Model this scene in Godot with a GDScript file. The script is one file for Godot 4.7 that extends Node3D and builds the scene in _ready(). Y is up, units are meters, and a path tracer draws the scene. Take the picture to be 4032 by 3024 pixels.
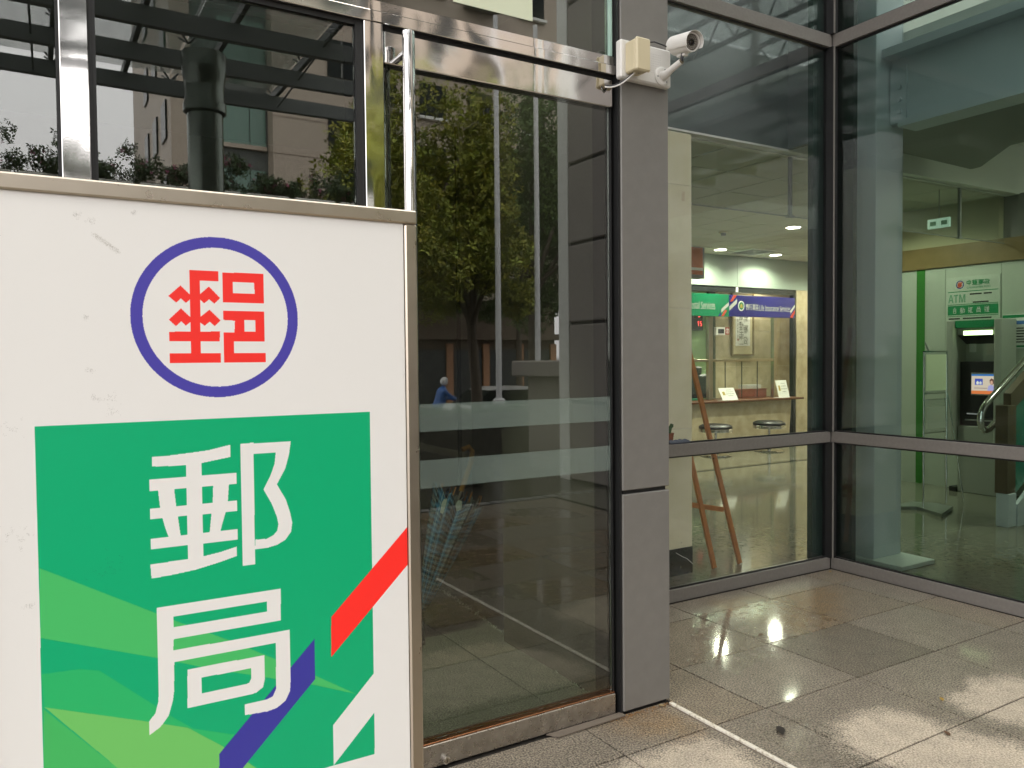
extends Node3D
# A post office entrance: x runs along the glass front, z points out of the building towards the plaza, metres.

var M := {}
var mesh_cache := {}
var used_names := {}
var rng := RandomNumberGenerator.new()

func _ready() -> void:
	rng.seed = 7
	# ---- camera, sky, light, exposure
	var cam := Camera3D.new()
	cam.name = "camera"
	cam.position = Vector3(0, 1.4, 0)
	cam.rotation = Vector3(-0.0308979, -0.5415538, -0.0092518)
	cam.fov = 51.53
	cam.near = 0.05
	cam.far = 400.0
	add_child(cam)
	cam.current = true
	var env := Environment.new()
	env.background_mode = Environment.BG_SKY
	var sky_mat := ProceduralSkyMaterial.new()
	sky_mat.sky_top_color = Color(0.98, 0.975, 0.975)
	sky_mat.sky_horizon_color = Color(0.80, 0.785, 0.785)
	sky_mat.sky_curve = 0.3
	sky_mat.ground_bottom_color = Color(0.30, 0.29, 0.27)
	sky_mat.ground_horizon_color = Color(0.45, 0.44, 0.42)
	sky_mat.sky_energy_multiplier = 1.7
	sky_mat.sky_cover = noise_tex(512, 0.008, 3, 4, [[0.0, Color(0, 0, 0)], [0.45, Color(0, 0, 0)], [1.0, Color(0.42, 0.41, 0.41)]])
	sky_mat.sky_cover_modulate = Color(1, 1, 1, 0.5)
	var sky := Sky.new()
	sky.sky_material = sky_mat
	env.sky = sky
	env.tonemap_mode = Environment.TONE_MAPPER_LINEAR
	env.tonemap_exposure = EXPOSURE
	env.sdfgi_enabled = true
	env.ssao_enabled = true
	env.ssil_enabled = true
	var we := WorldEnvironment.new()
	we.name = "world_environment"
	we.environment = env
	add_child(we)
	var sun := DirectionalLight3D.new()
	sun.name = "sun"
	sun.light_energy = 0.3
	sun.light_color = Color(1.0, 0.975, 0.94)
	sun.light_angular_distance = 20.0
	sun.shadow_enabled = true
	sun.rotation_degrees = Vector3(-66, 28, 0)
	add_child(sun)
	# ---- the setting, then the things in it
	make_materials()
	build_ground()
	build_shell()
	build_pillar()
	build_front_glazing()
	build_door()
	build_recess_windows()
	build_hall()
	build_stair_side()
	build_canopy()
	build_street()
	build_sign()
	build_cctv()
	build_counter()
	build_atm_corner()
	build_vestibule()
	build_bits()

const EXPOSURE := 1.46

# ------------------------------------------------------------------ helpers
func srgb(r: float, g: float, b: float) -> Color:          # linear base colour -> albedo_color
	return Color(r, g, b).linear_to_srgb()

func mat(key: String, albedo: Color, rough := 0.6, metal := 0.0) -> StandardMaterial3D:
	if M.has(key):
		return M[key]
	var m := StandardMaterial3D.new()
	m.resource_name = key
	m.albedo_color = albedo
	m.roughness = rough
	m.metallic = metal
	M[key] = m
	return m

func noise_tex(size: int, freq: float, sd: int, octaves := 4, ramp := [], as_normal := false, bump := 4.0, kind := FastNoiseLite.TYPE_SIMPLEX_SMOOTH) -> NoiseTexture2D:
	var n := FastNoiseLite.new()
	n.noise_type = kind
	n.seed = sd
	n.frequency = freq
	n.fractal_octaves = octaves
	var t := NoiseTexture2D.new()
	t.width = size
	t.height = size
	t.seamless = true
	t.noise = n
	t.as_normal_map = as_normal
	t.bump_strength = bump
	if ramp.size():
		var g := Gradient.new()
		g.offsets = PackedFloat32Array(ramp.map(func(r): return r[0]))
		g.colors = PackedColorArray(ramp.map(func(r): return r[1]))
		t.color_ramp = g
	return t

func tri_mat(m: StandardMaterial3D, scale: float) -> void:
	m.uv1_triplanar = true
	m.uv1_world_triplanar = true
	m.uv1_scale = Vector3.ONE * scale

func numbered(called: String) -> String:
	used_names[called] = used_names.get(called, -1) + 1
	return called if used_names[called] == 0 else "%s_%03d" % [called, used_names[called]]

func thing(called: String, label: String, category: String, at := Vector3.ZERO, group := "") -> Node3D:
	var o := Node3D.new()
	o.name = numbered(called)
	o.position = at
	add_child(o)
	tag(o, label, category, group)
	return o

func tag(o: Node, label: String, category: String, group := "") -> Node:
	o.set_meta("label", label)
	o.set_meta("category", category)
	if group:
		o.set_meta("group", group)
	return o

func structure(o: Node3D) -> Node3D:
	o.set_meta("kind", "structure")
	return o

func origin(n: Node) -> Vector3:
	var p := Vector3.ZERO
	while n != self and n is Node3D:
		p += n.position
		n = n.get_parent()
	return p

func put(parent: Node, called: String, mesh: Mesh, m: Material, at := Vector3.ZERO, turn := Basis.IDENTITY) -> MeshInstance3D:
	var o := MeshInstance3D.new()
	o.name = numbered(called) if parent == self else called
	o.mesh = mesh
	o.material_override = m
	parent.add_child(o, true)
	o.transform = Transform3D(turn, at - origin(parent))
	return o

func bx(parent: Node, called: String, x0: float, x1: float, y0: float, y1: float, z0: float, z1: float, m: Material, bevel := 0.0) -> MeshInstance3D:
	var size := Vector3(absf(x1 - x0), absf(y1 - y0), absf(z1 - z0))
	return put(parent, called, box_mesh(size, bevel), m, Vector3(x0 + x1, y0 + y1, z0 + z1) / 2.0)

func box_mesh(size: Vector3, b := 0.0) -> Mesh:
	var key := "box%.4f,%.4f,%.4f,%.4f" % [size.x, size.y, size.z, b]
	if mesh_cache.has(key):
		return mesh_cache[key]
	var out: Mesh
	if b <= 0.0:
		var bm := BoxMesh.new()
		bm.size = size
		out = bm
	else:
		var st := SurfaceTool.new()
		st.begin(Mesh.PRIMITIVE_TRIANGLES)
		var h := size / 2.0
		b = minf(b, minf(h.x, minf(h.y, h.z)) * 0.9)
		for axis in 3:
			var u := (axis + 1) % 3
			var v := (axis + 2) % 3
			for s in [-1.0, 1.0]:
				var c := []
				for k in [[-1, -1], [1, -1], [1, 1], [-1, 1]]:
					var p := Vector3.ZERO
					p[axis] = s * h[axis]
					p[u] = k[0] * (h[u] - b)
					p[v] = k[1] * (h[v] - b)
					c.append(p)
				var n := Vector3.ZERO
				n[axis] = s
				quad(st, c[0], c[1], c[2], c[3], n)
			for s in [[-1.0, -1.0], [1.0, -1.0], [1.0, 1.0], [-1.0, 1.0]]:   # the edges that run along this axis
				var c := []
				for k in [[-1, 0], [1, 0], [1, 1], [-1, 1]]:
					var p := Vector3.ZERO
					p[axis] = k[0] * (h[axis] - b)
					p[u] = s[0] * (h[u] - (b if k[1] else 0.0))
					p[v] = s[1] * (h[v] - (0.0 if k[1] else b))
					c.append(p)
				var n := Vector3.ZERO
				n[u] = s[0]
				n[v] = s[1]
				quad(st, c[0], c[1], c[2], c[3], n.normalized())
		for sx in [-1.0, 1.0]:
			for sy in [-1.0, 1.0]:
				for sz in [-1.0, 1.0]:
					var s := Vector3(sx, sy, sz)
					var q := h - Vector3(b, b, b)
					tri(st, s * Vector3(h.x, q.y, q.z), s * Vector3(q.x, h.y, q.z), s * Vector3(q.x, q.y, h.z), s.normalized())
		out = st.commit()
	mesh_cache[key] = out
	return out

func tri(st: SurfaceTool, a: Vector3, b: Vector3, c: Vector3, n: Vector3) -> void:
	var flip := (b - a).cross(c - a).dot(n) > 0.0          # front faces run clockwise
	for p in ([a, c, b] if flip else [a, b, c]):
		st.set_normal(n)
		st.set_uv(Vector2.ZERO)
		st.add_vertex(p)

func quad(st: SurfaceTool, a: Vector3, b: Vector3, c: Vector3, d: Vector3, n: Vector3) -> void:
	tri(st, a, b, c, n)
	tri(st, a, c, d, n)

func uv_quad(st: SurfaceTool, p: Array, uv: Array, n: Vector3) -> void:
	var order := [0, 2, 1, 0, 3, 2] if (p[1] - p[0]).cross(p[2] - p[0]).dot(n) > 0.0 else [0, 1, 2, 0, 2, 3]
	for k in order:
		st.set_normal(n)
		st.set_uv(uv[k])
		st.add_vertex(p[k])

func new_st() -> SurfaceTool:
	var st := SurfaceTool.new()
	st.begin(Mesh.PRIMITIVE_TRIANGLES)
	return st

func tube_mesh(pts: Array, radii, seg := 12, st: SurfaceTool = null) -> Mesh:
	var own := st == null
	if own:
		st = new_st()
	var rings := []
	var dirs := []
	var side := Vector3.ZERO
	for i in pts.size():
		var d: Vector3 = (pts[mini(i + 1, pts.size() - 1)] - pts[maxi(i - 1, 0)]).normalized()
		if side == Vector3.ZERO:
			side = d.cross(Vector3.UP if absf(d.y) < 0.9 else Vector3.RIGHT).normalized()
		else:
			side = (side - d * side.dot(d)).normalized()
		var up := d.cross(side)
		var r: float = radii[i] if radii is Array else radii
		var ring := []
		for k in seg:
			var a := TAU * k / seg
			var n := side * cos(a) + up * sin(a)
			ring.append([pts[i] + n * r, n])
		rings.append(ring)
		dirs.append(d)
	for i in pts.size() - 1:
		for k in seg:
			var l := (k + 1) % seg
			var q := [rings[i][k], rings[i][l], rings[i + 1][l], rings[i + 1][k]]
			var o := [0, 1, 2, 0, 2, 3]
			if (q[1][0] - q[0][0]).cross(q[2][0] - q[0][0]).dot(q[0][1]) > 0.0:
				o = [0, 2, 1, 0, 3, 2]
			for j in o:
				st.set_normal(q[j][1])
				st.set_uv(Vector2.ZERO)
				st.add_vertex(q[j][0])
	for e in [0, pts.size() - 1]:
		var n: Vector3 = -dirs[e] if e == 0 else dirs[e]
		for k in seg:
			tri(st, pts[e], rings[e][k][0], rings[e][(k + 1) % seg][0], n)
	return st.commit() if own else null

func tube(parent: Node, called: String, pts: Array, radii, m: Material, seg := 12) -> MeshInstance3D:
	var base := origin(parent)
	return put(parent, called, tube_mesh(pts.map(func(p): return p - base), radii, seg), m, base)

func lathe_mesh(profile: Array, seg := 24) -> Mesh:           # profile of Vector2(radius, height), bottom to top outside
	var st := new_st()
	for i in profile.size() - 1:
		var a: Vector2 = profile[i]
		var b: Vector2 = profile[i + 1]
		var t := (b - a).normalized()
		for k in seg:
			var c0 := Vector3(cos(TAU * k / seg), 0, sin(TAU * k / seg))
			var c1 := Vector3(cos(TAU * (k + 1) / seg), 0, sin(TAU * (k + 1) / seg))
			var n0 := (c0 * t.y - Vector3.UP * t.x).normalized()
			var n1 := (c1 * t.y - Vector3.UP * t.x).normalized()
			var v := [c0 * a.x + Vector3.UP * a.y, c1 * a.x + Vector3.UP * a.y, c1 * b.x + Vector3.UP * b.y, c0 * b.x + Vector3.UP * b.y]
			var n := [n0, n1, n1, n0]
			var area: Vector3 = (v[1] - v[0]).cross(v[2] - v[0]) + (v[2] - v[0]).cross(v[3] - v[0])
			var o := [0, 2, 1, 0, 3, 2] if area.dot(n0 + n1) > 0.0 else [0, 1, 2, 0, 2, 3]
			for j in o:
				st.set_normal(n[j])
				st.set_uv(Vector2.ZERO)
				st.add_vertex(v[j])
	return st.commit()

func prism_mesh(poly: PackedVector2Array, depth: float) -> Mesh:   # outline in x,y, pushed along +z
	var st := new_st()
	var idx := Geometry2D.triangulate_polygon(poly)
	for i in range(0, idx.size(), 3):
		var a := poly[idx[i]]
		var b := poly[idx[i + 1]]
		var c := poly[idx[i + 2]]
		tri(st, Vector3(a.x, a.y, depth), Vector3(b.x, b.y, depth), Vector3(c.x, c.y, depth), Vector3.BACK)
		tri(st, Vector3(a.x, a.y, 0), Vector3(b.x, b.y, 0), Vector3(c.x, c.y, 0), Vector3.FORWARD)
	var cw := Geometry2D.is_polygon_clockwise(poly)
	for i in poly.size():
		var a := poly[i]
		var b := poly[(i + 1) % poly.size()]
		var n := Vector2(b.y - a.y, a.x - b.x).normalized() * (-1.0 if cw else 1.0)
		quad(st, Vector3(a.x, a.y, 0), Vector3(b.x, b.y, 0), Vector3(b.x, b.y, depth), Vector3(a.x, a.y, depth), Vector3(n.x, n.y, 0))
	return st.commit()

func v2(list: Array) -> PackedVector2Array:
	var out := PackedVector2Array()
	for i in range(0, list.size(), 2):
		out.append(Vector2(list[i], list[i + 1]))
	return out

# Strokes are written "x1y1x2y2" on a 0..9 grid, y downwards.
const GLYPH := {
	"zhong": "1282 8286 1686 1216 5059", "hua": "0191 3003 6063 1383 0595 2327 7377 1787 5359 0999",
	"you": "0151 3139 0353 0555 1316 5356 0757 0959 6169 6191 9174 7497 9767", "zheng": "0141 2128 2545 0508 0848 6153 6393 8359 5589",
	"zi": "5032 2272 2229 7279 2474 2676 2979", "dong": "0141 2129 0343 0545 0343 0307 4347 0747 0949 6393 9398 9878 7159",
	"gui": "0232 1019 1405 1437 4191 4149 4999 5272 7274 5474 5676 5878", "yuan": "2171 2123 7173 2373 1484 1418 8488 1686 1888 3819 6899",
	"ji": "0232 1019 1405 1437 5053 8083 4292 4494 4696 6269 6999 5849 7289", "shou": "1181 5054 0292 1383 0494 1585 1515 2747 2729 2949 4749 6696 8689 8979",
	"xian": "0109 0131 3123 2335 3515 6141 6191 4343 4545 5585 6367 5879 8899", "zhuan": "1181 5056 2272 2226 7276 2474 2676 0797 6769 3859",
	"qu": "0191 0109 0999 3161 3133 6163 3363 2545 2527 4547 2747 6585 6567 8587 6787", "fu": "1119 1131 3139 1434 1636 5191 9193 5159 5494 5499 9459",
	"qin": "0151 1012 4042 0353 0656 3039 0959 6393 9398 9878 7159", "di": "1031 1141 6081 6191 0393 9395 0595 0507 0797 5059 9798 4509", "yi": "0595",
}

func glyph(parent: Node, called: String, strokes: String, at: Vector3, size: Vector2, right: Vector3, thick: float, m: Material) -> MeshInstance3D:
	var st := new_st()
	var out := right.cross(Vector3.UP)
	var k := 0
	for s in strokes.split(" "):
		var a := right * (int(s[0]) / 9.0 - 0.5) * size.x + Vector3.UP * (0.5 - int(s[1]) / 9.0) * size.y
		var b := right * (int(s[2]) / 9.0 - 0.5) * size.x + Vector3.UP * (0.5 - int(s[3]) / 9.0) * size.y
		var d := (b - a).normalized()
		var w := out.cross(d) * thick / 2.0
		var lift := out * (0.0006 + 0.00012 * k)
		a -= d * thick * 0.4
		b += d * thick * 0.4
		quad(st, a - w + lift, b - w + lift, b + w + lift, a + w + lift, out)
		k += 1
	return put(parent, called, st.commit(), m, at)

func text(parent: Node, called: String, words: String, at: Vector3, height: float, right: Vector3, m: Material, width := 0.0, bold := false) -> MeshInstance3D:
	var t := TextMesh.new()
	var f := SystemFont.new()
	f.font_names = PackedStringArray(["Droid Sans"])
	f.font_weight = 700 if bold else 400
	t.font = f
	t.text = words
	t.font_size = 64
	t.pixel_size = 0.01
	t.depth = 0.02
	var box := t.get_aabb()
	var s := height / maxf(box.size.y, 0.01)
	var sx := width / box.size.x if width > 0.0 else s
	var turn := Basis(right * sx, Vector3.UP * s, right.cross(Vector3.UP) * 0.05)
	return put(parent, called, t, m, at + right.cross(Vector3.UP) * 0.001 - turn * (box.position + box.size / 2.0), turn)

func fill_poly(im: Image, pts: PackedVector2Array, c: Color, hole := PackedVector2Array()) -> void:
	var lo := INF
	var hi := -INF
	for p in pts:
		lo = minf(lo, p.y)
		hi = maxf(hi, p.y)
	for y in range(maxi(0, int(lo)), mini(im.get_height() - 1, int(hi)) + 1):
		var xs := []
		for ring in [pts, hole]:
			for i in ring.size():
				var a: Vector2 = ring[i]
				var b: Vector2 = ring[(i + 1) % ring.size()]
				if (a.y <= y + 0.5) != (b.y <= y + 0.5):
					xs.append(a.x + (y + 0.5 - a.y) / (b.y - a.y) * (b.x - a.x))
		xs.sort()
		for i in range(0, xs.size() - 1, 2):
			var x0 := maxi(0, roundi(xs[i]))
			var x1 := mini(im.get_width(), roundi(xs[i + 1]))
			if x1 > x0:
				im.fill_rect(Rect2i(x0, y, x1 - x0, 1), c)

func glow(key: String, c: Color, energy: float) -> StandardMaterial3D:
	var m := mat(key, Color(0.9, 0.9, 0.9), 0.5)
	m.emission_enabled = true
	m.emission = c
	m.emission_energy_multiplier = energy
	return m

# ------------------------------------------------------------------ materials
func make_materials() -> void:
	# polished stainless: a mirror with slow waves, as thin sheet has
	var m := mat("polished_steel", Color(0.80, 0.79, 0.78), 0.06, 1.0)
	m.normal_enabled = true
	m.normal_texture = noise_tex(256, 0.006, 21, 2, [], true, 1.2)
	m.normal_scale = 0.5
	tri_mat(m, 1.6)
	m = mat("brushed_steel", Color(0.74, 0.70, 0.64), 0.34, 1.0)
	m.roughness_texture = noise_tex(256, 0.03, 5, 4, [[0.0, Color(0.75, 0.75, 0.75)], [1.0, Color(1, 1, 1)]])
	tri_mat(m, 3.0)
	m = mat("dull_steel", Color(1, 1, 1), 0.42, 0.85)           # the scuffed bottom rail
	m.albedo_texture = noise_tex(512, 0.012, 9, 5, [[0.0, Color(0.60, 0.57, 0.53)], [0.5, Color(0.67, 0.64, 0.60)], [0.8, Color(0.70, 0.67, 0.63)], [1.0, Color(0.78, 0.76, 0.72)]])
	m.roughness_texture = noise_tex(512, 0.02, 19, 5, [[0.0, Color(0.45, 0.45, 0.45)], [1.0, Color(1, 1, 1)]])
	tri_mat(m, 2.2)
	mat("gasket", srgb(0.012, 0.012, 0.012), 0.5)
	m = mat("grey_cladding", Color(1, 1, 1), 0.45, 0.0)
	m.albedo_texture = noise_tex(512, 0.012, 31, 6, [[0.0, srgb(0.180, 0.170, 0.155)], [0.5, srgb(0.187, 0.177, 0.162)], [1.0, srgb(0.197, 0.187, 0.170)]])
	m.roughness_texture = noise_tex(512, 0.01, 8, 4, [[0.0, Color(0.7, 0.7, 0.7)], [1.0, Color(1, 1, 1)]])
	tri_mat(m, 2.0)
	m = mat("frame_grey", Color(1, 1, 1), 0.45, 0.0)
	m.albedo_texture = noise_tex(512, 0.03, 33, 5, [[0.0, srgb(0.165, 0.150, 0.133)], [0.6, srgb(0.18, 0.165, 0.147)], [1.0, srgb(0.195, 0.18, 0.162)]])
	tri_mat(m, 2.5)
	# glass: tinted solid panes in the front, the clear pane of the recess lets lamps shine out
	m = mat("front_glass", Color(0.64, 0.67, 0.63, 0.0), 0.0)
	m.transparency = BaseMaterial3D.TRANSPARENCY_ALPHA
	m.refraction_enabled = true
	m.refraction_scale = 0.092
	m = mat("side_glass", Color(0.77, 0.83, 0.80, 0.0), 0.0)
	m.transparency = BaseMaterial3D.TRANSPARENCY_ALPHA
	m.refraction_enabled = true
	m.refraction_scale = 0.055
	m = mat("clear_glass", Color(0.05, 0.09, 0.07, 0.07), 0.0)
	m.transparency = BaseMaterial3D.TRANSPARENCY_ALPHA
	m = mat("thin_glass", Color(0.30, 0.42, 0.36, 0.08), 0.02)
	m.transparency = BaseMaterial3D.TRANSPARENCY_ALPHA
	m = mat("canopy_glass", Color(0.45, 0.62, 0.54, 0.24), 0.05)
	m.transparency = BaseMaterial3D.TRANSPARENCY_ALPHA
	m = mat("stone_dark", Color(1, 1, 1), 0.22)
	m.albedo_texture = noise_tex(512, 0.05, 41, 5, [[0.0, srgb(0.035, 0.035, 0.028)], [1.0, srgb(0.075, 0.07, 0.058)]])
	tri_mat(m, 1.2)
	m = mat("lobby_stone", Color(1, 1, 1), 0.4)                 # grey brown wall slabs of the vestibule
	m.albedo_texture = noise_tex(512, 0.02, 42, 5, [[0.0, srgb(0.15, 0.135, 0.11)], [1.0, srgb(0.21, 0.19, 0.16)]])
	tri_mat(m, 0.8)
	m = mat("hall_stone", Color(1, 1, 1), 0.10)
	m.albedo_texture = noise_tex(512, 0.04, 43, 5, [[0.0, srgb(0.13, 0.13, 0.10)], [0.5, srgb(0.17, 0.165, 0.13)], [1.0, srgb(0.22, 0.21, 0.17)]])
	m.roughness_texture = noise_tex(256, 0.02, 14, 3, [[0.0, Color(0.5, 0.5, 0.5)], [1.0, Color(1, 1, 1)]])
	tri_mat(m, 0.8)
	m = mat("cream_marble", Color(1, 1, 1), 0.25)
	m.albedo_texture = noise_tex(512, 0.012, 45, 5, [[0.0, srgb(0.72, 0.69, 0.46)], [0.5, srgb(0.78, 0.75, 0.52)], [1.0, srgb(0.82, 0.79, 0.58)]])
	tri_mat(m, 0.7)
	m = mat("tan_marble", Color(1, 1, 1), 0.28)
	m.albedo_texture = noise_tex(512, 0.014, 47, 5, [[0.0, srgb(0.40, 0.33, 0.21)], [0.5, srgb(0.50, 0.42, 0.28)], [1.0, srgb(0.58, 0.50, 0.36)]])
	tri_mat(m, 0.6)
	m = mat("black_marble", Color(1, 1, 1), 0.12)
	m.albedo_texture = noise_tex(512, 0.02, 49, 5, [[0.0, srgb(0.012, 0.018, 0.016)], [0.8, srgb(0.02, 0.028, 0.025)], [1.0, srgb(0.06, 0.07, 0.065)]])
	tri_mat(m, 1.0)
	m = mat("easel_wood", Color(1, 1, 1), 0.45)
	m.albedo_texture = noise_tex(256, 0.03, 51, 4, [[0.0, srgb(0.33, 0.13, 0.035)], [1.0, srgb(0.50, 0.22, 0.07)]])
	m.uv1_triplanar = true
	m.uv1_scale = Vector3(14, 1.5, 14)
	m = mat("brown_wood", Color(1, 1, 1), 0.35)
	m.albedo_texture = noise_tex(256, 0.03, 52, 4, [[0.0, srgb(0.09, 0.035, 0.018)], [1.0, srgb(0.15, 0.06, 0.03)]])
	tri_mat(m, 3.0)
	m = mat("ochre_wood", Color(1, 1, 1), 0.4)
	m.albedo_texture = noise_tex(256, 0.02, 53, 4, [[0.0, srgb(0.17, 0.115, 0.045)], [1.0, srgb(0.22, 0.15, 0.065)]])
	tri_mat(m, 1.0)
	mat("ceiling_board", srgb(0.55, 0.54, 0.44), 0.9)
	mat("ceiling_bar", srgb(0.05, 0.048, 0.04), 0.7)
	mat("white_paint", srgb(0.74, 0.75, 0.70), 0.6)
	mat("pale_panel", srgb(0.30, 0.36, 0.31), 0.4)
	mat("steel_paint", srgb(0.60, 0.65, 0.69), 0.5)
	mat("dark_panel", srgb(0.30, 0.30, 0.28), 0.6)
	mat("black_panel", srgb(0.012, 0.016, 0.015), 0.35)
	mat("green_paint", srgb(0.03, 0.17, 0.02), 0.5)
	mat("light_green", srgb(0.36, 0.52, 0.26), 0.6)
	mat("white_plastic", srgb(0.72, 0.70, 0.66), 0.42)
	mat("cream_plastic", srgb(0.62, 0.54, 0.36), 0.42)
	mat("black_plastic", srgb(0.015, 0.015, 0.016), 0.4)
	mat("grey_plastic", srgb(0.22, 0.22, 0.21), 0.5)
	mat("paper", srgb(0.75, 0.75, 0.72), 0.8)
	mat("ink", srgb(0.02, 0.02, 0.02), 0.8)
	mat("print_green", srgb(0.01, 0.22, 0.08), 0.5)
	mat("print_blue", srgb(0.03, 0.02, 0.26), 0.5)
	mat("print_red", srgb(0.55, 0.05, 0.02), 0.5)
	mat("chrome", Color(0.85, 0.85, 0.85), 0.08, 1.0)
	mat("leather", srgb(0.012, 0.012, 0.013), 0.35)
	mat("canopy_steel", srgb(0.10, 0.11, 0.105), 0.5)
	m = mat("stone_wall", Color(1, 1, 1), 0.8)
	m.albedo_texture = noise_tex(512, 0.08, 61, 4, [[0.0, srgb(0.22, 0.20, 0.18)], [1.0, srgb(0.36, 0.33, 0.30)]])
	tri_mat(m, 1.0)
	m = mat("beige_tile", Color(1, 1, 1), 0.5)
	m.albedo_texture = noise_tex(256, 0.05, 63, 3, [[0.0, srgb(0.40, 0.33, 0.255)], [1.0, srgb(0.49, 0.41, 0.33)]])
	tri_mat(m, 0.5)
	m = mat("asphalt", Color(1, 1, 1), 0.7)
	m.albedo_texture = noise_tex(512, 0.1, 65, 4, [[0.0, srgb(0.035, 0.035, 0.034)], [1.0, srgb(0.065, 0.064, 0.06)]])
	tri_mat(m, 0.6)
	m = mat("soil", srgb(0.05, 0.035, 0.02), 0.9)
	m = mat("bark", Color(1, 1, 1), 0.9)
	m.albedo_texture = noise_tex(256, 0.05, 67, 4, [[0.0, srgb(0.05, 0.04, 0.028)], [1.0, srgb(0.13, 0.10, 0.075)]])
	tri_mat(m, 2.0)

# ------------------------------------------------------------------ ground and paving
const MAP_X := 1.0
const MAP_Z := -3.45
const MAP_W := 3.6
const MAP_D := 2.25

func ground_uv(x: float, z: float) -> Vector2:
	return Vector2((x - MAP_X) / MAP_W, (z - MAP_Z) / MAP_D)

# Dry and wet granite: outlines of the dry patches on the floor (x, z), copied from the photograph.
const DRY := [[2.49, -1.88, 2.62, -1.94, 2.74, -1.95, 2.85, -1.92, 2.94, -1.86, 2.92, -1.75, 2.97, -1.58, 3.02, -1.48, 2.84, -1.2, 2.40, -1.3, 2.47, -1.62, 2.45, -1.76],
	[3.14, -1.85, 3.27, -1.84, 3.44, -1.90, 3.54, -1.86, 3.70, -1.80, 3.54, -1.6, 3.19, -1.5, 3.12, -1.63, 3.12, -1.72],
	[1.67, -2.12, 1.78, -2.14, 2.01, -2.15, 2.10, -2.12, 2.14, -2.02, 2.11, -1.84, 1.9, -1.5, 1.3, -1.5, 1.2, -2.1]]
const STAIN := [[3.28, -3.3, 3.71, -3.21, 4.16, -3.12, 3.64, -2.69, 3.3, -2.65, 3.19, -3.1], [1.80, -2.40, 2.15, -2.42, 2.16, -2.15, 1.95, -2.19]]
const PUDDLE := [[3.06, -3.18, 3.25, -3.15, 3.71, -3.12, 3.63, -2.7, 3.07, -2.6, 2.64, -2.45, 2.55, -2.66, 2.8, -2.9], [2.25, -2.1, 2.5, -2.1, 2.6, -1.85, 2.4, -1.6, 2.25, -1.8]]

func soft_mask(polys: Array, w: int, h: int) -> PackedByteArray:
	var im := Image.create(225, 141, false, Image.FORMAT_L8)
	for p in polys:
		var pts := v2(p)
		for i in pts.size():
			pts[i] = ground_uv(pts[i].x, pts[i].y) * Vector2(225, 141)
		fill_poly(im, pts, Color.WHITE)
	im.resize(56, 35, Image.INTERPOLATE_LANCZOS)
	im.resize(112, 70, Image.INTERPOLATE_BILINEAR)
	im.resize(38, 24, Image.INTERPOLATE_LANCZOS)
	im.resize(w, h, Image.INTERPOLATE_CUBIC)
	return im.get_data()

func noise_bytes(w: int, h: int, freq: float, sd: int, octaves: int, kind := FastNoiseLite.TYPE_SIMPLEX_SMOOTH) -> PackedByteArray:
	var n := FastNoiseLite.new()
	n.noise_type = kind
	n.seed = sd
	n.frequency = freq
	n.fractal_octaves = octaves
	var im := n.get_image(w, h)
	im.convert(Image.FORMAT_L8)
	return im.get_data()

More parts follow.
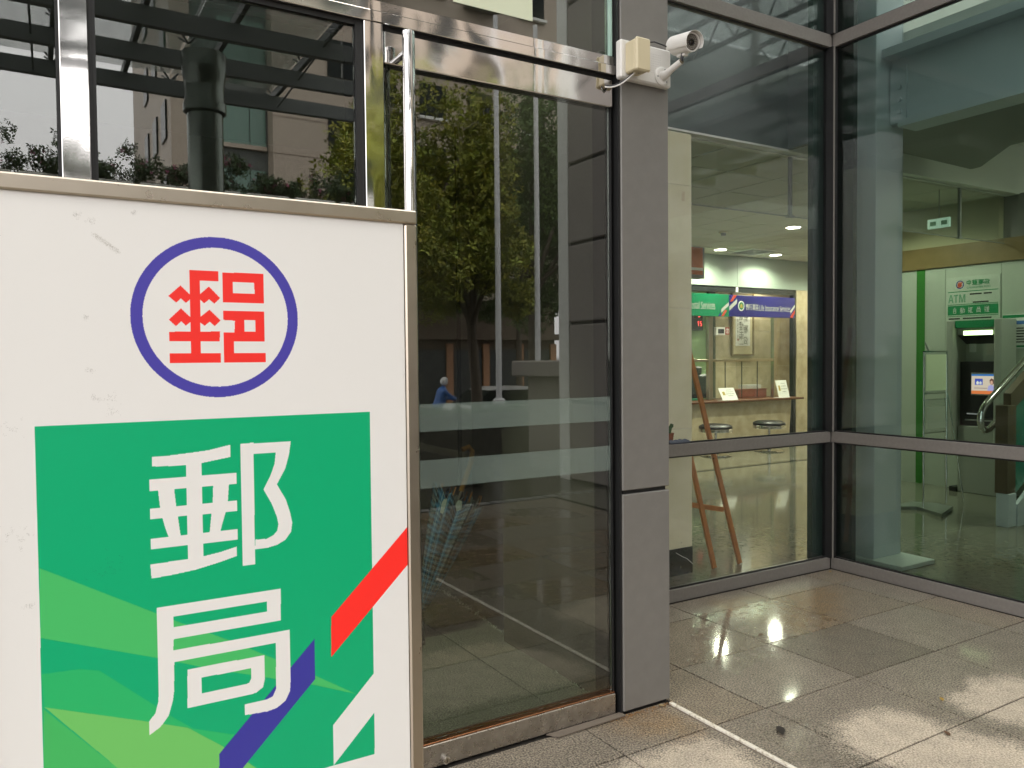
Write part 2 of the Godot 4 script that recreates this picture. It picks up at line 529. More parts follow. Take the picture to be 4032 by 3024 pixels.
func make_granite() -> void:
	var w := 2048
	var h := 1280
	var dry := soft_mask(DRY, w, h)
	var stain := soft_mask(STAIN, w, h)
	var puddle := soft_mask(PUDDLE, w, h)
	var grain := noise_bytes(w, h, 0.175, 3, 2)
	var grain2 := noise_bytes(w, h, 0.32, 4, 1)
	var blot := noise_bytes(w, h, 0.012, 5, 4)
	var edge := noise_bytes(w, h, 0.02, 6, 5)
	var film := noise_bytes(w, h, 0.02, 7, 4)
	var col := PackedByteArray()
	col.resize(w * h * 3)
	var rough := PackedByteArray()
	rough.resize(w * h)
	var bump := PackedByteArray()
	bump.resize(w * h)
	var water := PackedByteArray()
	water.resize(w * h)
	for i in w * h:
		var g := grain[i] / 255.0
		var g2 := grain2[i] / 255.0
		var e := edge[i] / 255.0
		var d := clampf((dry[i] / 255.0 + (e - 0.5) * 0.55 + (g - 0.5) * 0.5 - 0.22) * 1.5, 0.0, 1.0)
		var s := clampf((stain[i] / 255.0) * (0.4 + e), 0.0, 1.0)
		var p := clampf((puddle[i] / 255.0) * 1.0 + (film[i] / 255.0 - 0.62) * 1.5 - grain2[i] / 255.0 * 0.25, 0.0, 1.0) * (1.0 - d)
		# mineral grains: dark mica flecks, feldspar, quartz
		var t := 0.36
		if g < 0.37:
			t = 0.15
		elif g > 0.64:
			t = 0.55
		t *= 0.65 + 0.7 * g2
		if g2 < 0.2 and g < 0.5:
			t *= 0.45
		t = lerpf(t, 0.37, d * 0.55)                              # dry stone shows its grain less
		t *= 0.86 + 0.28 * blot[i] / 255.0
		var wetness := 1.0 - d
		var k := lerpf(1.20, 0.62, wetness)
		var r := t * 1.10 * k
		var gg := t * 0.94 * k
		var b := t * 0.73 * k
		r = lerpf(r, r * 1.05, s)
		gg = lerpf(gg, gg * 0.87, s)
		b = lerpf(b, b * 0.66, s)
		col[i * 3] = int(255.0 * pow(clampf(r, 0.0, 1.0), 0.4545))
		col[i * 3 + 1] = int(255.0 * pow(clampf(gg, 0.0, 1.0), 0.4545))
		col[i * 3 + 2] = int(255.0 * pow(clampf(b, 0.0, 1.0), 0.4545))
		rough[i] = int(255.0 * clampf(lerpf(lerpf(0.38, 0.07, p), 0.85, d), 0.0, 1.0))
		water[i] = int(255.0 * clampf(p * 1.3 + (1.0 - d) * 0.30, 0.0, 1.0))
		bump[i] = int(255.0 * clampf(0.5 + (g - 0.5) * lerpf(1.0, 0.8, p) + (film[i] / 255.0 - 0.5) * 0.2, 0.0, 1.0))
	var m := mat("granite", Color(1, 1, 1), 1.0)
	m.metallic_specular = 0.34
	m.albedo_texture = ImageTexture.create_from_image(Image.create_from_data(w, h, false, Image.FORMAT_RGB8, col))
	m.roughness_texture = ImageTexture.create_from_image(Image.create_from_data(w, h, false, Image.FORMAT_L8, rough))
	m.roughness_texture_channel = BaseMaterial3D.TEXTURE_CHANNEL_GRAYSCALE
	m.clearcoat_enabled = true                                  # the film of rain water
	m.clearcoat = 1.0
	m.clearcoat_roughness = 0.07
	m.clearcoat_texture = ImageTexture.create_from_image(Image.create_from_data(w, h, false, Image.FORMAT_L8, water))
	m.heightmap_enabled = true
	m.heightmap_texture = ImageTexture.create_from_image(Image.create_from_data(w, h, false, Image.FORMAT_L8, bump))
	m.heightmap_scale = 0.3
	var dark := m.duplicate()
	dark.albedo_color = srgb(0.74, 0.74, 0.72)
	M["granite_dark"] = dark
	var warm := m.duplicate()
	warm.albedo_color = srgb(1.0, 0.96, 0.91)
	M["granite_warm"] = warm

func tile_mesh(x0: float, x1: float, z0: float, z1: float, cx: float, cz: float, shift := Vector2.ZERO) -> Mesh:
	var st := new_st()
	var b := 0.0002
	var y := 0.0
	var t := [Vector3(x0 + b, y, z0 + b), Vector3(x1 - b, y, z0 + b), Vector3(x1 - b, y, z1 - b), Vector3(x0 + b, y, z1 - b)]
	var e := [Vector3(x0, y - b, z0), Vector3(x1, y - b, z0), Vector3(x1, y - b, z1), Vector3(x0, y - b, z1)]
	var c := Vector3(cx, 0, cz)
	var uv := func(p: Vector3) -> Vector2: return ground_uv(p.x + shift.x, p.z + shift.y)
	uv_quad(st, t.map(func(p): return p - c), t.map(uv), Vector3.UP)
	var out := [Vector3(0, 1, -1), Vector3(1, 1, 0), Vector3(0, 1, 1), Vector3(-1, 1, 0)]
	for k in 4:
		var l := (k + 1) % 4
		var q := [t[k], t[l], e[l], e[k]]
		uv_quad(st, q.map(func(p): return p - c), q.map(uv), out[k].normalized())
		var low := Vector3(0, -0.02, 0)
		q = [e[k], e[l], e[l] + low, e[k] + low]
		uv_quad(st, q.map(func(p): return p - c), q.map(uv), (out[k] * Vector3(1, 0, 1)).normalized())
	return st.commit()

func build_ground() -> void:
	make_granite()
	structure(bx(self, "ground", -150, 150, -1.2, -0.90, -150, 150, M.asphalt))
	structure(bx(self, "plaza", -14, 5.6, -0.90, -0.0045, -3.42, 10.2, mat("joint_mortar", srgb(0.018, 0.014, 0.010), 0.95)))
	var pave := Node3D.new()
	pave.name = "plaza_paving"
	add_child(pave)
	structure(pave)
	var zs := [-3.385, -3.143, -2.656, -2.169, -1.682, -1.195, -0.708, -0.221, 0.266, 0.753, 1.24, 1.727]
	var right := [2.196, 2.472, 3.052, 3.630, 4.212, 4.478]
	var left := []
	for k in 12:
		left.push_front(1.757 - 0.58 * k)
	left.append(2.168)
	var gap := 0.0036
	for cols in [left, right]:
		for i in cols.size() - 1:
			for j in zs.size() - 1:
				var x0: float = cols[i] + gap
				var x1: float = cols[i + 1] - gap
				var z0: float = zs[j] + gap
				var z1: float = zs[j + 1] - gap
				if cols == left:
					if z1 < -2.43:
						continue
					z0 = maxf(z0, -2.425)
				var cx := (x0 + x1) / 2.0
				var cz := (z0 + z1) / 2.0
				var m: Material = M.granite
				if absf(cx - 3.34) < 0.1 and absf(cz + 2.41) < 0.1:
					m = M.granite_dark
				elif rng.randf() < 0.3:
					m = M.granite_warm
				var shift := Vector2.ZERO
				if cx < 1.1 or cz > -1.3:                              # beyond the mapped corner: stone cut from the wet slabs
					var from: Array = [[2.49, -2.65], [3.07, -2.65], [2.62, -3.13], [3.20, -3.12], [3.65, -2.64]][rng.randi_range(0, 4)]
					shift = Vector2(from[0] - x0, from[1] - z0)
				put(pave, "paving_tile", tile_mesh(x0, x1, z0, z1, cx, cz, shift), m, Vector3(cx, rng.randf_range(-0.0012, 0.0), cz))
	# the far half of the plaza and its drain
	structure(bx(self, "far_paving", -14, 5.6, -0.0044, 0.0, 1.90, 10.2, M.stone_dark))
	var drain := thing("drain_channel", "dark slotted drain channel crossing the granite plaza", "drain", Vector3(0, -0.02, 1.81))
	bx(drain, "channel", -4.6, 5.2, -0.0044, -0.002, 1.735, 1.89, M.black_panel)
	for k in 60:
		bx(drain, "bar", -4.5 + 0.16 * k, -4.38 + 0.16 * k, -0.0019, 0.002, 1.75, 1.875, M.grey_plastic)
	# white strip let into the floor from the pillar's corner outwards
	var strip := thing("floor_strip", "narrow white strip on the floor running out from the grey pillar", "strip", Vector3(2.182, 0, -1.4))
	var m := mat("strip_white", Color(1, 1, 1), 0.6)
	m.albedo_texture = noise_tex(512, 0.03, 71, 5, [[0.0, srgb(0.20, 0.15, 0.10)], [0.3, srgb(0.55, 0.49, 0.38)], [0.5, srgb(0.74, 0.69, 0.58)], [1.0, srgb(0.80, 0.77, 0.68)]])
	tri_mat(m, 3.0)
	bx(strip, "bar", 2.174, 2.190, -0.0044, 0.007, -2.405, -0.35, m, 0.002)
	bx(strip, "mortar_bed", 2.166, 2.1735, -0.0044, -0.001, -2.40, -0.35, mat("old_mortar", srgb(0.16, 0.13, 0.10), 0.95))

# ------------------------------------------------------------------ the building's shell
func build_shell() -> void:
	# floors
	structure(bx(self, "hall_floor", 3.25, 13.5, -0.5, 0.0, -12.2, -3.425, M.hall_stone))
	structure(bx(self, "vestibule_floor", -4, 3.249, -0.5, 0.001, -6.1, -3.425, M.black_marble))
	structure(bx(self, "lobby_floor", -4, 2.195, -0.5, 0.001, -3.424, -2.46, M.black_marble))
	structure(bx(self, "stair_hall_floor", 4.54, 13.5, -0.5, 0.0, -3.424, 2.0, M.hall_stone))
	# outer walls and roofs that close the rooms
	structure(bx(self, "back_wall", -4, 13.5, 0, 6.5, -12.5, -12.2, M.white_paint))
	structure(bx(self, "end_wall", 13.5, 13.8, 0, 6.5, -12.5, 2.0, M.white_paint))
	structure(bx(self, "west_wall", -4.3, -4, 0, 6.5, -12.5, -2.47, M.lobby_stone))
	structure(bx(self, "south_wall", 5.3, 13.5, 0, 6.5, 2.6, 2.8, M.white_paint))
	structure(bx(self, "roof", -4.3, 2.2, 6.5, 6.8, -12.5, -2.44, M.dark_panel))
	structure(bx(self, "middle_roof", 2.201, 4.4, 6.5, 6.8, -12.5, -4.25, M.dark_panel))
	structure(bx(self, "rear_roof", 4.401, 13.8, 6.5, 6.8, -12.5, -4.25, M.dark_panel))
	# glazed roof over the stair hall, on light steel trusses
	var g := Node3D.new()
	g.name = "glass_roof"
	add_child(g)
	structure(g)
	bx(g, "roof_pane", 2.25, 4.43, 6.60, 6.612, -4.24, -3.43, M.canopy_glass)
	for k in 6:
		bx(g, "roof_pane", 4.45 + 1.5 * k, 5.93 + 1.5 * k, 6.60, 6.612, -4.24, 2.7, M.canopy_glass)
		bx(g, "truss_chord", 4.40 + 1.5 * k, 4.46 + 1.5 * k, 6.50, 6.57, -4.24, 2.7, M.canopy_steel)
		bx(g, "truss_chord", 4.40 + 1.5 * k, 4.46 + 1.5 * k, 6.05, 6.10, -4.24, 2.7, M.canopy_steel)
		for j in 12:
			tube(g, "truss_web", [Vector3(4.43 + 1.5 * k, 6.09, -4.2 + 0.575 * j), Vector3(4.43 + 1.5 * k, 6.51, -4.2 + 0.575 * (j + 0.5)), Vector3(4.43 + 1.5 * k, 6.09, -4.2 + 0.575 * (j + 1.0))], 0.018, M.canopy_steel, 6)
	structure(bx(self, "upper_front", -4.3, 2.2, 5.0, 6.5, -2.6, -2.44, M.grey_cladding))

func build_pillar() -> void:
	var p := thing("clad_pillar", "tall grey metal clad pillar beside the glass door", "pillar", Vector3(2.075, 0, -2.6))
	bx(p, "core", 1.966, 2.185, 0.0, 6.4, -3.37, -2.434, M.gasket)
	bx(p, "lower_panel", 1.955, 2.195, 0.012, 0.868, -2.56, -2.42, M.grey_cladding, 0.003)
	bx(p, "upper_panel", 1.955, 2.195, 0.884, 4.05, -2.56, -2.42, M.grey_cladding, 0.003)
	bx(p, "top_panel", 1.955, 2.195, 4.065, 6.4, -2.56, -2.42, M.grey_cladding, 0.003)
	bx(p, "side_panel", 1.957, 2.196, 0.012, 6.4, -3.36, -2.562, M.frame_grey)
	bx(p, "edge_trim", 1.9465, 1.9545, 0.0, 6.4, -2.60, -2.427, M.gasket)

# ------------------------------------------------------------------ front glazing left of the door
func build_front_glazing() -> void:
	var steel: Material = M.polished_steel
	var f := thing("door_frame", "polished steel door frame with a deep mirror header over the glass door", "door frame", Vector3(1.45, 0, -2.5))
	bx(f, "header", 0.16, 1.946, 2.486, 2.522, -2.60, -2.434, steel, 0.002)
	bx(f, "header_fascia", 0.16, 1.946, 2.5225, 2.558, -2.60, -2.440, steel, 0.002)
	bx(f, "jamb", 0.928, 0.993, 0.0, 2.4855, -2.58, -2.436, steel, 0.002)
	bx(f, "seal", 0.904, 0.9275, 0.0, 2.4855, -2.57, -2.452, M.gasket)
	bx(f, "head_seal", 0.9935, 1.946, 2.470, 2.4855, -2.57, -2.46, M.gasket)
	bx(f, "door_stop", 1.932, 1.946, 0.0, 2.469, -2.57, -2.50, M.gasket)
	# header over the fixed glass
	var w := thing("fixed_window", "tall fixed pane of dark glass between mirror post and door jamb", "window", Vector3(0.53, 0, -2.48))
	bx(w, "pane", 0.166, 0.903, 0.06, 2.470, -2.476, -2.464, M.front_glass)
	bx(w, "head_seal", 0.166, 0.903, 2.4705, 2.4855, -2.52, -2.452, M.gasket)
	bx(w, "sill", 0.166, 0.903, 0.0, 0.0595, -2.52, -2.44, M.dull_steel)
	bx(w, "side_seal", 0.1545, 0.1655, 0.0, 2.4855, -2.52, -2.45, M.gasket)
	var post := thing("mirror_post", "narrow polished steel post mirroring the white sky", "post", Vector3(0.113, 0, -2.48))
	bx(post, "face", 0.079, 0.147, 0.0, 5.0, -2.56, -2.434, steel, 0.002)
	bx(post, "seal", 0.148, 0.154, 0.0, 5.0, -2.55, -2.444, M.gasket)
	bx(post, "seal", 0.071, 0.078, 0.0, 5.0, -2.55, -2.444, M.gasket)
	var w2 := thing("fixed_window", "dark glass pane on the far side of the mirror post", "window", Vector3(-0.5, 0, -2.48))
	bx(w2, "pane", -1.25, 0.070, 0.06, 5.0, -2.476, -2.464, M.front_glass)
	bx(w2, "sill", -1.25, 0.070, 0.0, 0.0595, -2.52, -2.44, M.dull_steel)
	var t := thing("transom_window", "upper glass pane over the door header with a pale poster on it", "window", Vector3(1.4, 2.56, -2.48))
	bx(t, "pane", 0.16, 1.925, 2.562, 5.0, -2.476, -2.464, M.front_glass)
	bx(t, "edge_strip", 1.927, 1.937, 2.562, 5.0, -2.49, -2.45, mat("glass_edge", srgb(0.42, 0.60, 0.52), 0.3))
	bx(t, "seal", 1.9375, 1.946, 2.5585, 5.0, -2.56, -2.45, M.gasket)
	var poster := bx(self, "window_poster", 1.26, 1.582, 2.625, 3.2, -2.4632, -2.4615, mat("poster_paper", srgb(0.70, 0.74, 0.55), 0.8))
	tag(poster, "pale cream poster stuck on the glass above the door header", "poster")
	var wall := thing("fixed_window", "dark glass front at the far end of the facade", "window", Vector3(-2.7, 0, -2.48))
	bx(wall, "pane", -3.98, -1.32, 0.0, 5.0, -2.476, -2.464, M.front_glass)
	bx(wall, "mullion", -1.319, -1.251, 0.0, 5.0, -2.56, -2.434, steel, 0.002)

func build_door() -> void:
	var d := thing("glass_door", "dark glass door with mirror steel rails, two dotted bands and a tall bar handle", "door", Vector3(1.46, 0, -2.47))
	bx(d, "top_rail", 0.998, 1.930, 2.363, 2.467, -2.50, -2.440, M.polished_steel, 0.003)
	bx(d, "pane", 0.999, 1.9285, 0.092, 2.3625, -2.476, -2.464, M.front_glass)
	var br := bx(d, "bottom_rail", 0.998, 1.930, 0.006, 0.0855, -2.505, -2.440, M.dull_steel, 0.002)
	bx(br, "top_bead", 0.998, 1.930, 0.086, 0.0915, -2.500, -2.445, mat("copper_bead", Color(0.72, 0.50, 0.36), 0.25, 1.0), 0.001)
	bx(d, "edge_seal", 1.9295, 1.9315, 0.006, 2.467, -2.49, -2.452, M.gasket)
	# dotted safety bands on the face of the pane
	var im := Image.create(64, 37, false, Image.FORMAT_RGBA8)
	im.fill(Color(0.72, 0.80, 0.76, 0.17))
	for y in 37:
		for x in 64:
			for c in [Vector2(16, 9.25), Vector2(48, 9.25), Vector2(0, 27.75), Vector2(32, 27.75), Vector2(64, 27.75)]:
				if Vector2(x + 0.5, y + 0.5).distance_to(c) < 8.2:
					im.set_pixel(x, y, Color(0.66, 0.74, 0.70, 0.07))
	var film := mat("dotted_film", Color(1, 1, 1), 0.6)
	film.albedo_texture = ImageTexture.create_from_image(im)
	film.transparency = BaseMaterial3D.TRANSPARENCY_ALPHA
	film.uv1_triplanar = true
	film.uv1_world_triplanar = true
	film.uv1_scale = Vector3(60.0, 104.0, 60.0)
	for y in [[1.157, 1.251], [0.963, 1.059]]:
		bx(d, "dotted_band", 1.000, 1.928, y[0], y[1], -2.4636, -2.4628, film)
	# ribbed bar handle on two stand-offs, outside and inside
	for side in [[-2.36, -2.464], [-2.575, -2.476]]:
		var h := Node3D.new()
		h.name = "handle"
		d.add_child(h, true)
		h.position = Vector3(1.047, 0.45, side[0]) - d.position
		var st := new_st()
		var n := 24
		var ring := []
		for k in n * 2:
			var a := TAU * k / (n * 2)
			var r := 0.0200 if k % 2 == 0 else 0.0184
			ring.append(Vector3(cos(a) * r, 0, sin(a) * r))
		for k in ring.size():
			var a: Vector3 = ring[k]
			var b: Vector3 = ring[(k + 1) % ring.size()]
			quad(st, a, b, b + Vector3.UP * 1.985, a + Vector3.UP * 1.985, (a + b).normalized())
		put(h, "bar", st.commit(), M.polished_steel, origin(h))
		for y in [0.45, 2.435]:
			put(h, "end_cap", lathe_mesh([Vector2(0, -0.002), Vector2(0.0205, -0.002), Vector2(0.0205, 0.008), Vector2(0.016, 0.011), Vector2(0, 0.011)], 20), M.chrome, Vector3(1.047, y, side[0]))
		for y in [0.62, 2.385]:
			tube(h, "standoff", [Vector3(1.047, y, side[0]), Vector3(1.047, y, side[1])], 0.011, M.chrome)
	var lock := tube(d, "lock", [Vector3(1.185, 0.026, -2.441), Vector3(1.185, 0.026, -2.428)], 0.0145, M.chrome, 20)
	tube(lock, "cylinder", [Vector3(1.185, 0.026, -2.4279), Vector3(1.185, 0.026, -2.4235)], 0.0095, M.brushed_steel, 20)
	bx(lock, "keyhole", 1.1838, 1.1862, 0.021, 0.031, -2.4234, -2.4231, M.ink)

# ------------------------------------------------------------------ the recess: two window walls meeting in a corner
func build_recess_windows() -> void:
	var fm: Material = M.frame_grey
	var a := thing("window_wall", "grey framed window wall between the pillar and the inner corner, looking into the counter hall", "window", Vector3(3.35, 0, -3.42))
	bx(a, "bottom_rail", 2.20, 4.485, 0.0, 0.072, -3.46, -3.395, fm, 0.002)
	bx(a, "middle_rail", 2.20, 4.485, 0.837, 0.906, -3.46, -3.395, fm, 0.002)
	bx(a, "transom", 2.20, 4.485, 3.401, 3.482, -3.46, -3.395, fm, 0.002)
	for y in [[0.0725, 0.8365], [0.9065, 3.4005], [3.4825, 6.4]]:
		bx(a, "pane", 2.20, 4.487, y[0], y[1], -3.434, -3.424, M.clear_glass)
		bx(a, "seal", 2.20, 4.478, y[0], y[0] + 0.009, -3.4235, -3.412, M.gasket)
		bx(a, "seal", 2.20, 4.478, y[1] - 0.009, y[1], -3.4235, -3.412, M.gasket)
	var b := thing("window_wall", "grey framed window wall running out from the inner corner, looking at the cash machine", "window", Vector3(4.52, 0, -1.2))
	bx(b, "bottom_rail", 4.488, 4.55, 0.0, 0.072, -3.394, 0.6, fm, 0.002)
	bx(b, "middle_rail", 4.488, 4.55, 0.837, 0.906, -3.394, 0.6, fm, 0.002)
	bx(b, "transom", 4.488, 4.55, 3.401, 3.482, -3.394, 0.6, fm, 0.002)
	for y in [[0.0725, 0.8365], [0.9065, 3.4005], [3.4825, 6.4]]:
		bx(b, "pane", 4.517, 4.527, y[0], y[1], -3.393, 0.6, M.side_glass)
		bx(b, "seal", 4.505, 4.5165, y[0], y[0] + 0.009, -3.385, 0.6, M.gasket)
		bx(b, "seal", 4.505, 4.5165, y[1] - 0.009, y[1], -3.385, 0.6, M.gasket)
	var dots := new_st()                                       # mud splashed on the foot of the glass
	for k in 260:
		var p := Vector3(3.36 + rng.randfn() * 0.17, 0.10 + absf(rng.randfn()) * 0.12, -3.4236)
		if p.y < 0.09 or p.x < 3.05:
			continue
		var s := rng.randf_range(0.0007, 0.0026)
		quad(dots, p + Vector3(-s, 0, 0), p + Vector3(0, -s, 0), p + Vector3(s, 0, 0), p + Vector3(0, s * 1.4, 0), Vector3.BACK)
	put(a, "mud_splashes", dots.commit(), mat("mud", srgb(0.09, 0.075, 0.05), 0.9)).set_meta("kind", "stuff")
	var c := thing("corner_mullion", "slim grey corner post where the two window walls meet", "post", Vector3(4.5, 0, -3.41))
	for y in [[0.0725, 0.8365], [0.9065, 3.4005], [3.4825, 6.4]]:
		bx(c, "seal", 4.466, 4.5155, y[0], y[1], -3.4225, -3.372, M.gasket)
		bx(c, "cap", 4.470, 4.482, y[0], y[1], -3.3715, -3.366, fm, 0.001)
	bx(c, "inner_post", 4.49, 4.56, 0.0, 6.4, -3.50, -3.4355, M.gasket)
	# dark steel angle standing just inside the corner
	var col := thing("corner_column", "dark green steel angle column just inside the corner glass", "column", Vector3(4.55, 0, -3.5))
	bx(col, "flange", 4.385, 4.489, 0.0, 6.4, -3.50, -3.46, mat("dark_green_steel", srgb(0.012, 0.028, 0.022), 0.35))
	bx(col, "flange", 4.56, 4.60, 0.0, 6.4, -3.50, -3.285, M.dark_green_steel)

# ------------------------------------------------------------------ counter hall
func downlight(x: float, y: float, z: float, energy: float, label: String, cone := 79.0, r := 0.085) -> void:
	var t := thing("downlight", label, "ceiling light", Vector3(x, y, z), "round ceiling downlights")
	put(t, "trim_ring", lathe_mesh([Vector2(r + 0.022, 0.004), Vector2(r + 0.022, -0.004), Vector2(r + 0.012, -0.008), Vector2(r, -0.006), Vector2(r, 0.004)], 28), M.white_plastic, Vector3(x, y, z))
	put(t, "diffuser", lathe_mesh([Vector2(0, -0.003), Vector2(r, -0.003)], 28), glow("lamp_glow", Color(1.0, 1.0, 0.90), 38.0), Vector3(x, y, z))
	var l := SpotLight3D.new()
	l.name = "lamp"
	l.light_color = Color(0.97, 1.0, 0.87)
	l.light_energy = energy
	l.light_size = r
	l.spot_angle = cone
	l.spot_angle_attenuation = 0.5
	l.spot_range = 20.0
	l.spot_attenuation = 2.0
	l.rotation_degrees = Vector3(-90, 0, 0)
	l.shadow_enabled = true
	t.add_child(l)
	l.position = Vector3(0, -0.02, 0)

func build_hall() -> void:
	# suspended ceiling of square boards
	var c := Node3D.new()
	c.name = "hall_ceiling"
	add_child(c)
	structure(c)
	bx(c, "grid", 3.31, 11.9, 3.008, 3.05, -9.1, -4.36, M.ceiling_bar)
	for i in 14:
		for j in 8:
			var x := 3.36 + 0.6 * i
			var z := -9.0 + 0.58 * j
			bx(c, "ceiling_board", x, x + 0.582, 2.996, 3.0065, z, z + 0.562, M.ceiling_board)
	structure(bx(self, "office_ceiling", 4.0, 13.4, 2.75, 2.80, -12.19, -9.11, M.white_paint))
	# bulkhead over the front of the hall
	var b := Node3D.new()
	b.name = "bulkhead"
	add_child(b)
	structure(b)
	bx(b, "fascia", 2.30, 5.03, 3.0, 6.4, -4.34, -4.20, mat("grey_fascia", srgb(0.13, 0.15, 0.145), 0.5))
	bx(b, "return_panel", 5.031, 5.07, 3.0, 6.4, -4.34, -3.80, M.grey_fascia)
	bx(b, "edge_trim", 2.30, 5.07, 2.985, 2.999, -4.345, -4.195, M.white_paint)
	bx(b, "white_fascia", 5.071, 13.4, 2.99, 6.4, -4.34, -4.20, M.white_paint)
	# glass smoke barrier hanging from it
	var s := thing("smoke_barrier", "clear glass smoke barrier hanging under the ceiling edge", "glass screen", Vector3(6.0, 2.5, -4.28))
	for x in [[3.66, 5.15], [5.165, 7.515], [7.53, 8.31]]:
		bx(s, "pane", x[0], x[1], 2.512, 2.975, -4.288, -4.280, M.thin_glass)
	for x in [5.157, 7.522]:
		bx(s, "hanger", x - 0.014, x + 0.014, 2.505, 2.984, -4.295, -4.272, M.grey_plastic)
		bx(s, "clamp", x - 0.032, x + 0.032, 2.500, 2.520, -4.30, -4.268, M.grey_plastic)
	bx(s, "top_rail", 3.66, 8.31, 2.9755, 2.984, -4.30, -4.27, M.white_paint)
	bx(s, "edge_trim", 3.66, 8.31, 2.505, 2.5115, -4.289, -4.279, M.grey_plastic)
	# cream marble wall end
	var w := thing("marble_column", "cream marble column with black marble skirting behind the easel", "column", Vector3(3.42, 0, -3.9))
	bx(w, "core", 3.21, 3.647, 0.0, 2.83, -4.00, -3.8135, mat("grout", srgb(0.72, 0.70, 0.60), 0.9))
	bx(w, "skirting", 3.20, 3.652, 0.0, 0.173, -4.005, -3.806, M.black_marble, 0.002)
	var last := 0.1745
	for y in [0.945, 1.716, 2.499, 2.828]:
		bx(w, "marble_panel", 3.20, 3.65, last, y - 0.0015, -4.003, -3.81, M.cream_marble, 0.001)
		last = y + 0.0015
	tube(w, "vein", [Vector3(3.505, 0.150, -3.8058), Vector3(3.56, 0.118, -3.8058), Vector3(3.60, 0.10, -3.8058), Vector3(3.651, 0.058, -3.8058)], 0.0022, M.white_paint, 6)
	bx(w, "tape_mark", 3.568, 3.592, 2.40, 2.462, -3.8098, -3.8088, M.cream_plastic)
	# vestibule walls behind the door
	structure(bx(self, "vestibule_wall", 3.20, 3.31, 0.0, 3.0, -6.0, -4.01, M.lobby_stone))
	structure(bx(self, "vestibule_back_wall", -4.0, 3.31, 0.0, 6.4, -6.12, -6.001, M.lobby_stone))
	structure(bx(self, "vestibule_ceiling", -4.0, 3.31, 3.001, 3.08, -6.0, -4.0, M.dark_panel))
	structure(bx(self, "passage_ceiling", -4.0, 3.0, 3.001, 3.08, -3.999, -3.45, M.dark_panel))
	structure(bx(self, "lobby_ceiling", -4.0, 2.19, 3.001, 3.08, -3.449, -2.62, M.dark_panel))
	# soffit over the counter opening
	var so := Node3D.new()
	so.name = "counter_soffit"
	add_child(so)
	structure(so)
	bx(so, "soffit_panel", 6.0, 9.548, 2.512, 2.995, -9.10, -8.95, M.pale_panel, 0.001)
	bx(so, "soffit_panel", 9.552, 11.40, 2.512, 2.995, -9.10, -8.95, M.pale_panel, 0.001)
	bx(so, "shutter_box", 6.0, 10.95, 2.425, 2.510, -9.08, -8.97, M.black_panel)
	bx(so, "bracket", 9.53, 9.575, 2.43, 2.508, -8.969, -8.955, M.white_paint)
	bx(so, "shutter_track", 10.885, 10.945, 0.0, 2.424, -9.05, -8.97, M.black_panel)
	bx(so, "jamb_trim", 10.946, 11.04, 0.0, 2.511, -9.06, -8.955, M.tan_marble)
	structure(bx(self, "hall_side_wall", 11.041, 13.4, 0.0, 3.0, -9.10, -8.96, M.tan_marble))
	structure(bx(self, "hall_end_wall", 11.75, 11.9, 0.0, 3.0, -8.955, -6.2, M.tan_marble))
	# back office wall of tan marble slabs, green painted part on one side
	var bw := Node3D.new()
	bw.name = "office_wall"
	add_child(bw)
	structure(bw)
	bx(bw, "backing", 5.0, 13.4, 0.0, 2.75, -10.10, -10.0, M.grout)
	for i in 6:
		for j in 5:
			bx(bw, "marble_slab", 10.04 + 0.56 * i, 10.04 + 0.56 * (i + 1) - 0.004, 0.62 * j, minf(0.62 * (j + 1) - 0.004, 2.745), -9.998, -9.95, M.tan_marble)
	bx(bw, "green_panel", 5.0, 9.88, 0.0, 2.745, -9.998, -9.95, M.light_green)
	bx(bw, "dark_post", 9.882, 10.036, 0.0, 2.745, -9.998, -9.90, mat("olive_post", srgb(0.06, 0.06, 0.03), 0.6))
	# floor joint
	structure(bx(self, "floor_joint", 3.7, 11.7, 0.0005, 0.004, -7.23, -7.15, M.black_marble))
	for p in [[8.746, -8.526, "downlight over the postal counter, close to the counter soffit"], [9.98, -8.566, "downlight over the insurance counter, beside the air vent"], [8.063, -6.648, "downlight in the middle of the hall ceiling"],
			[6.6, -8.5, "downlight at the hidden end of the counter"], [9.6, -6.65, "downlight behind the steel column"], [7.45, -5.05, "downlight near the cash machine corner"], [11.2, -8.0, "downlight at the far end of the hall"], [5.4, -6.65, "downlight behind the marble column"]]:
		downlight(p[0], 2.995, p[1], 1.5 if p[0] == 7.45 else 2.5, p[2])
	for p in [[7.7, -2.5, "downlight over the foot of the staircase"], [9.6, -3.1, "downlight over the upper flight of the staircase"]]:
		downlight(p[0], 3.465, p[1], 4.0, p[2])
	downlight(1.40, 2.999, -2.95, 5.6, "downlight in the dark vestibule ceiling behind the door", 22.0)
	for x in [8.6, 11.0]:
		downlight(x, 2.748, -9.55, 1.3, "downlight in the back office ceiling behind the counter")
	var v := thing("air_vent", "square air vent set in the hall ceiling between two downlights", "air vent", Vector3(9.36, 2.995, -8.45))
	bx(v, "frame", 9.06, 9.66, 2.985, 2.9945, -8.72, -8.18, M.white_plastic, 0.003)
	for k in 8:
		bx(v, "slat", 9.12, 9.60, 2.979, 2.9845, -8.67 + 0.056 * k, -8.64 + 0.056 * k, M.grey_plastic)
	var d := thing("smoke_detector", "small round smoke detector on the hall ceiling", "smoke detector", Vector3(7.54, 2.995, -7.3))
	put(d, "base", lathe_mesh([Vector2(0, -0.02), Vector2(0.055, -0.02), Vector2(0.058, 0.0)], 20), M.cream_plastic, Vector3(7.54, 2.995, -7.3))
	put(d, "sensor", lathe_mesh([Vector2(0, -0.05), Vector2(0.03, -0.05), Vector2(0.036, -0.021)], 20), M.grey_plastic, Vector3(7.54, 2.995, -7.3))

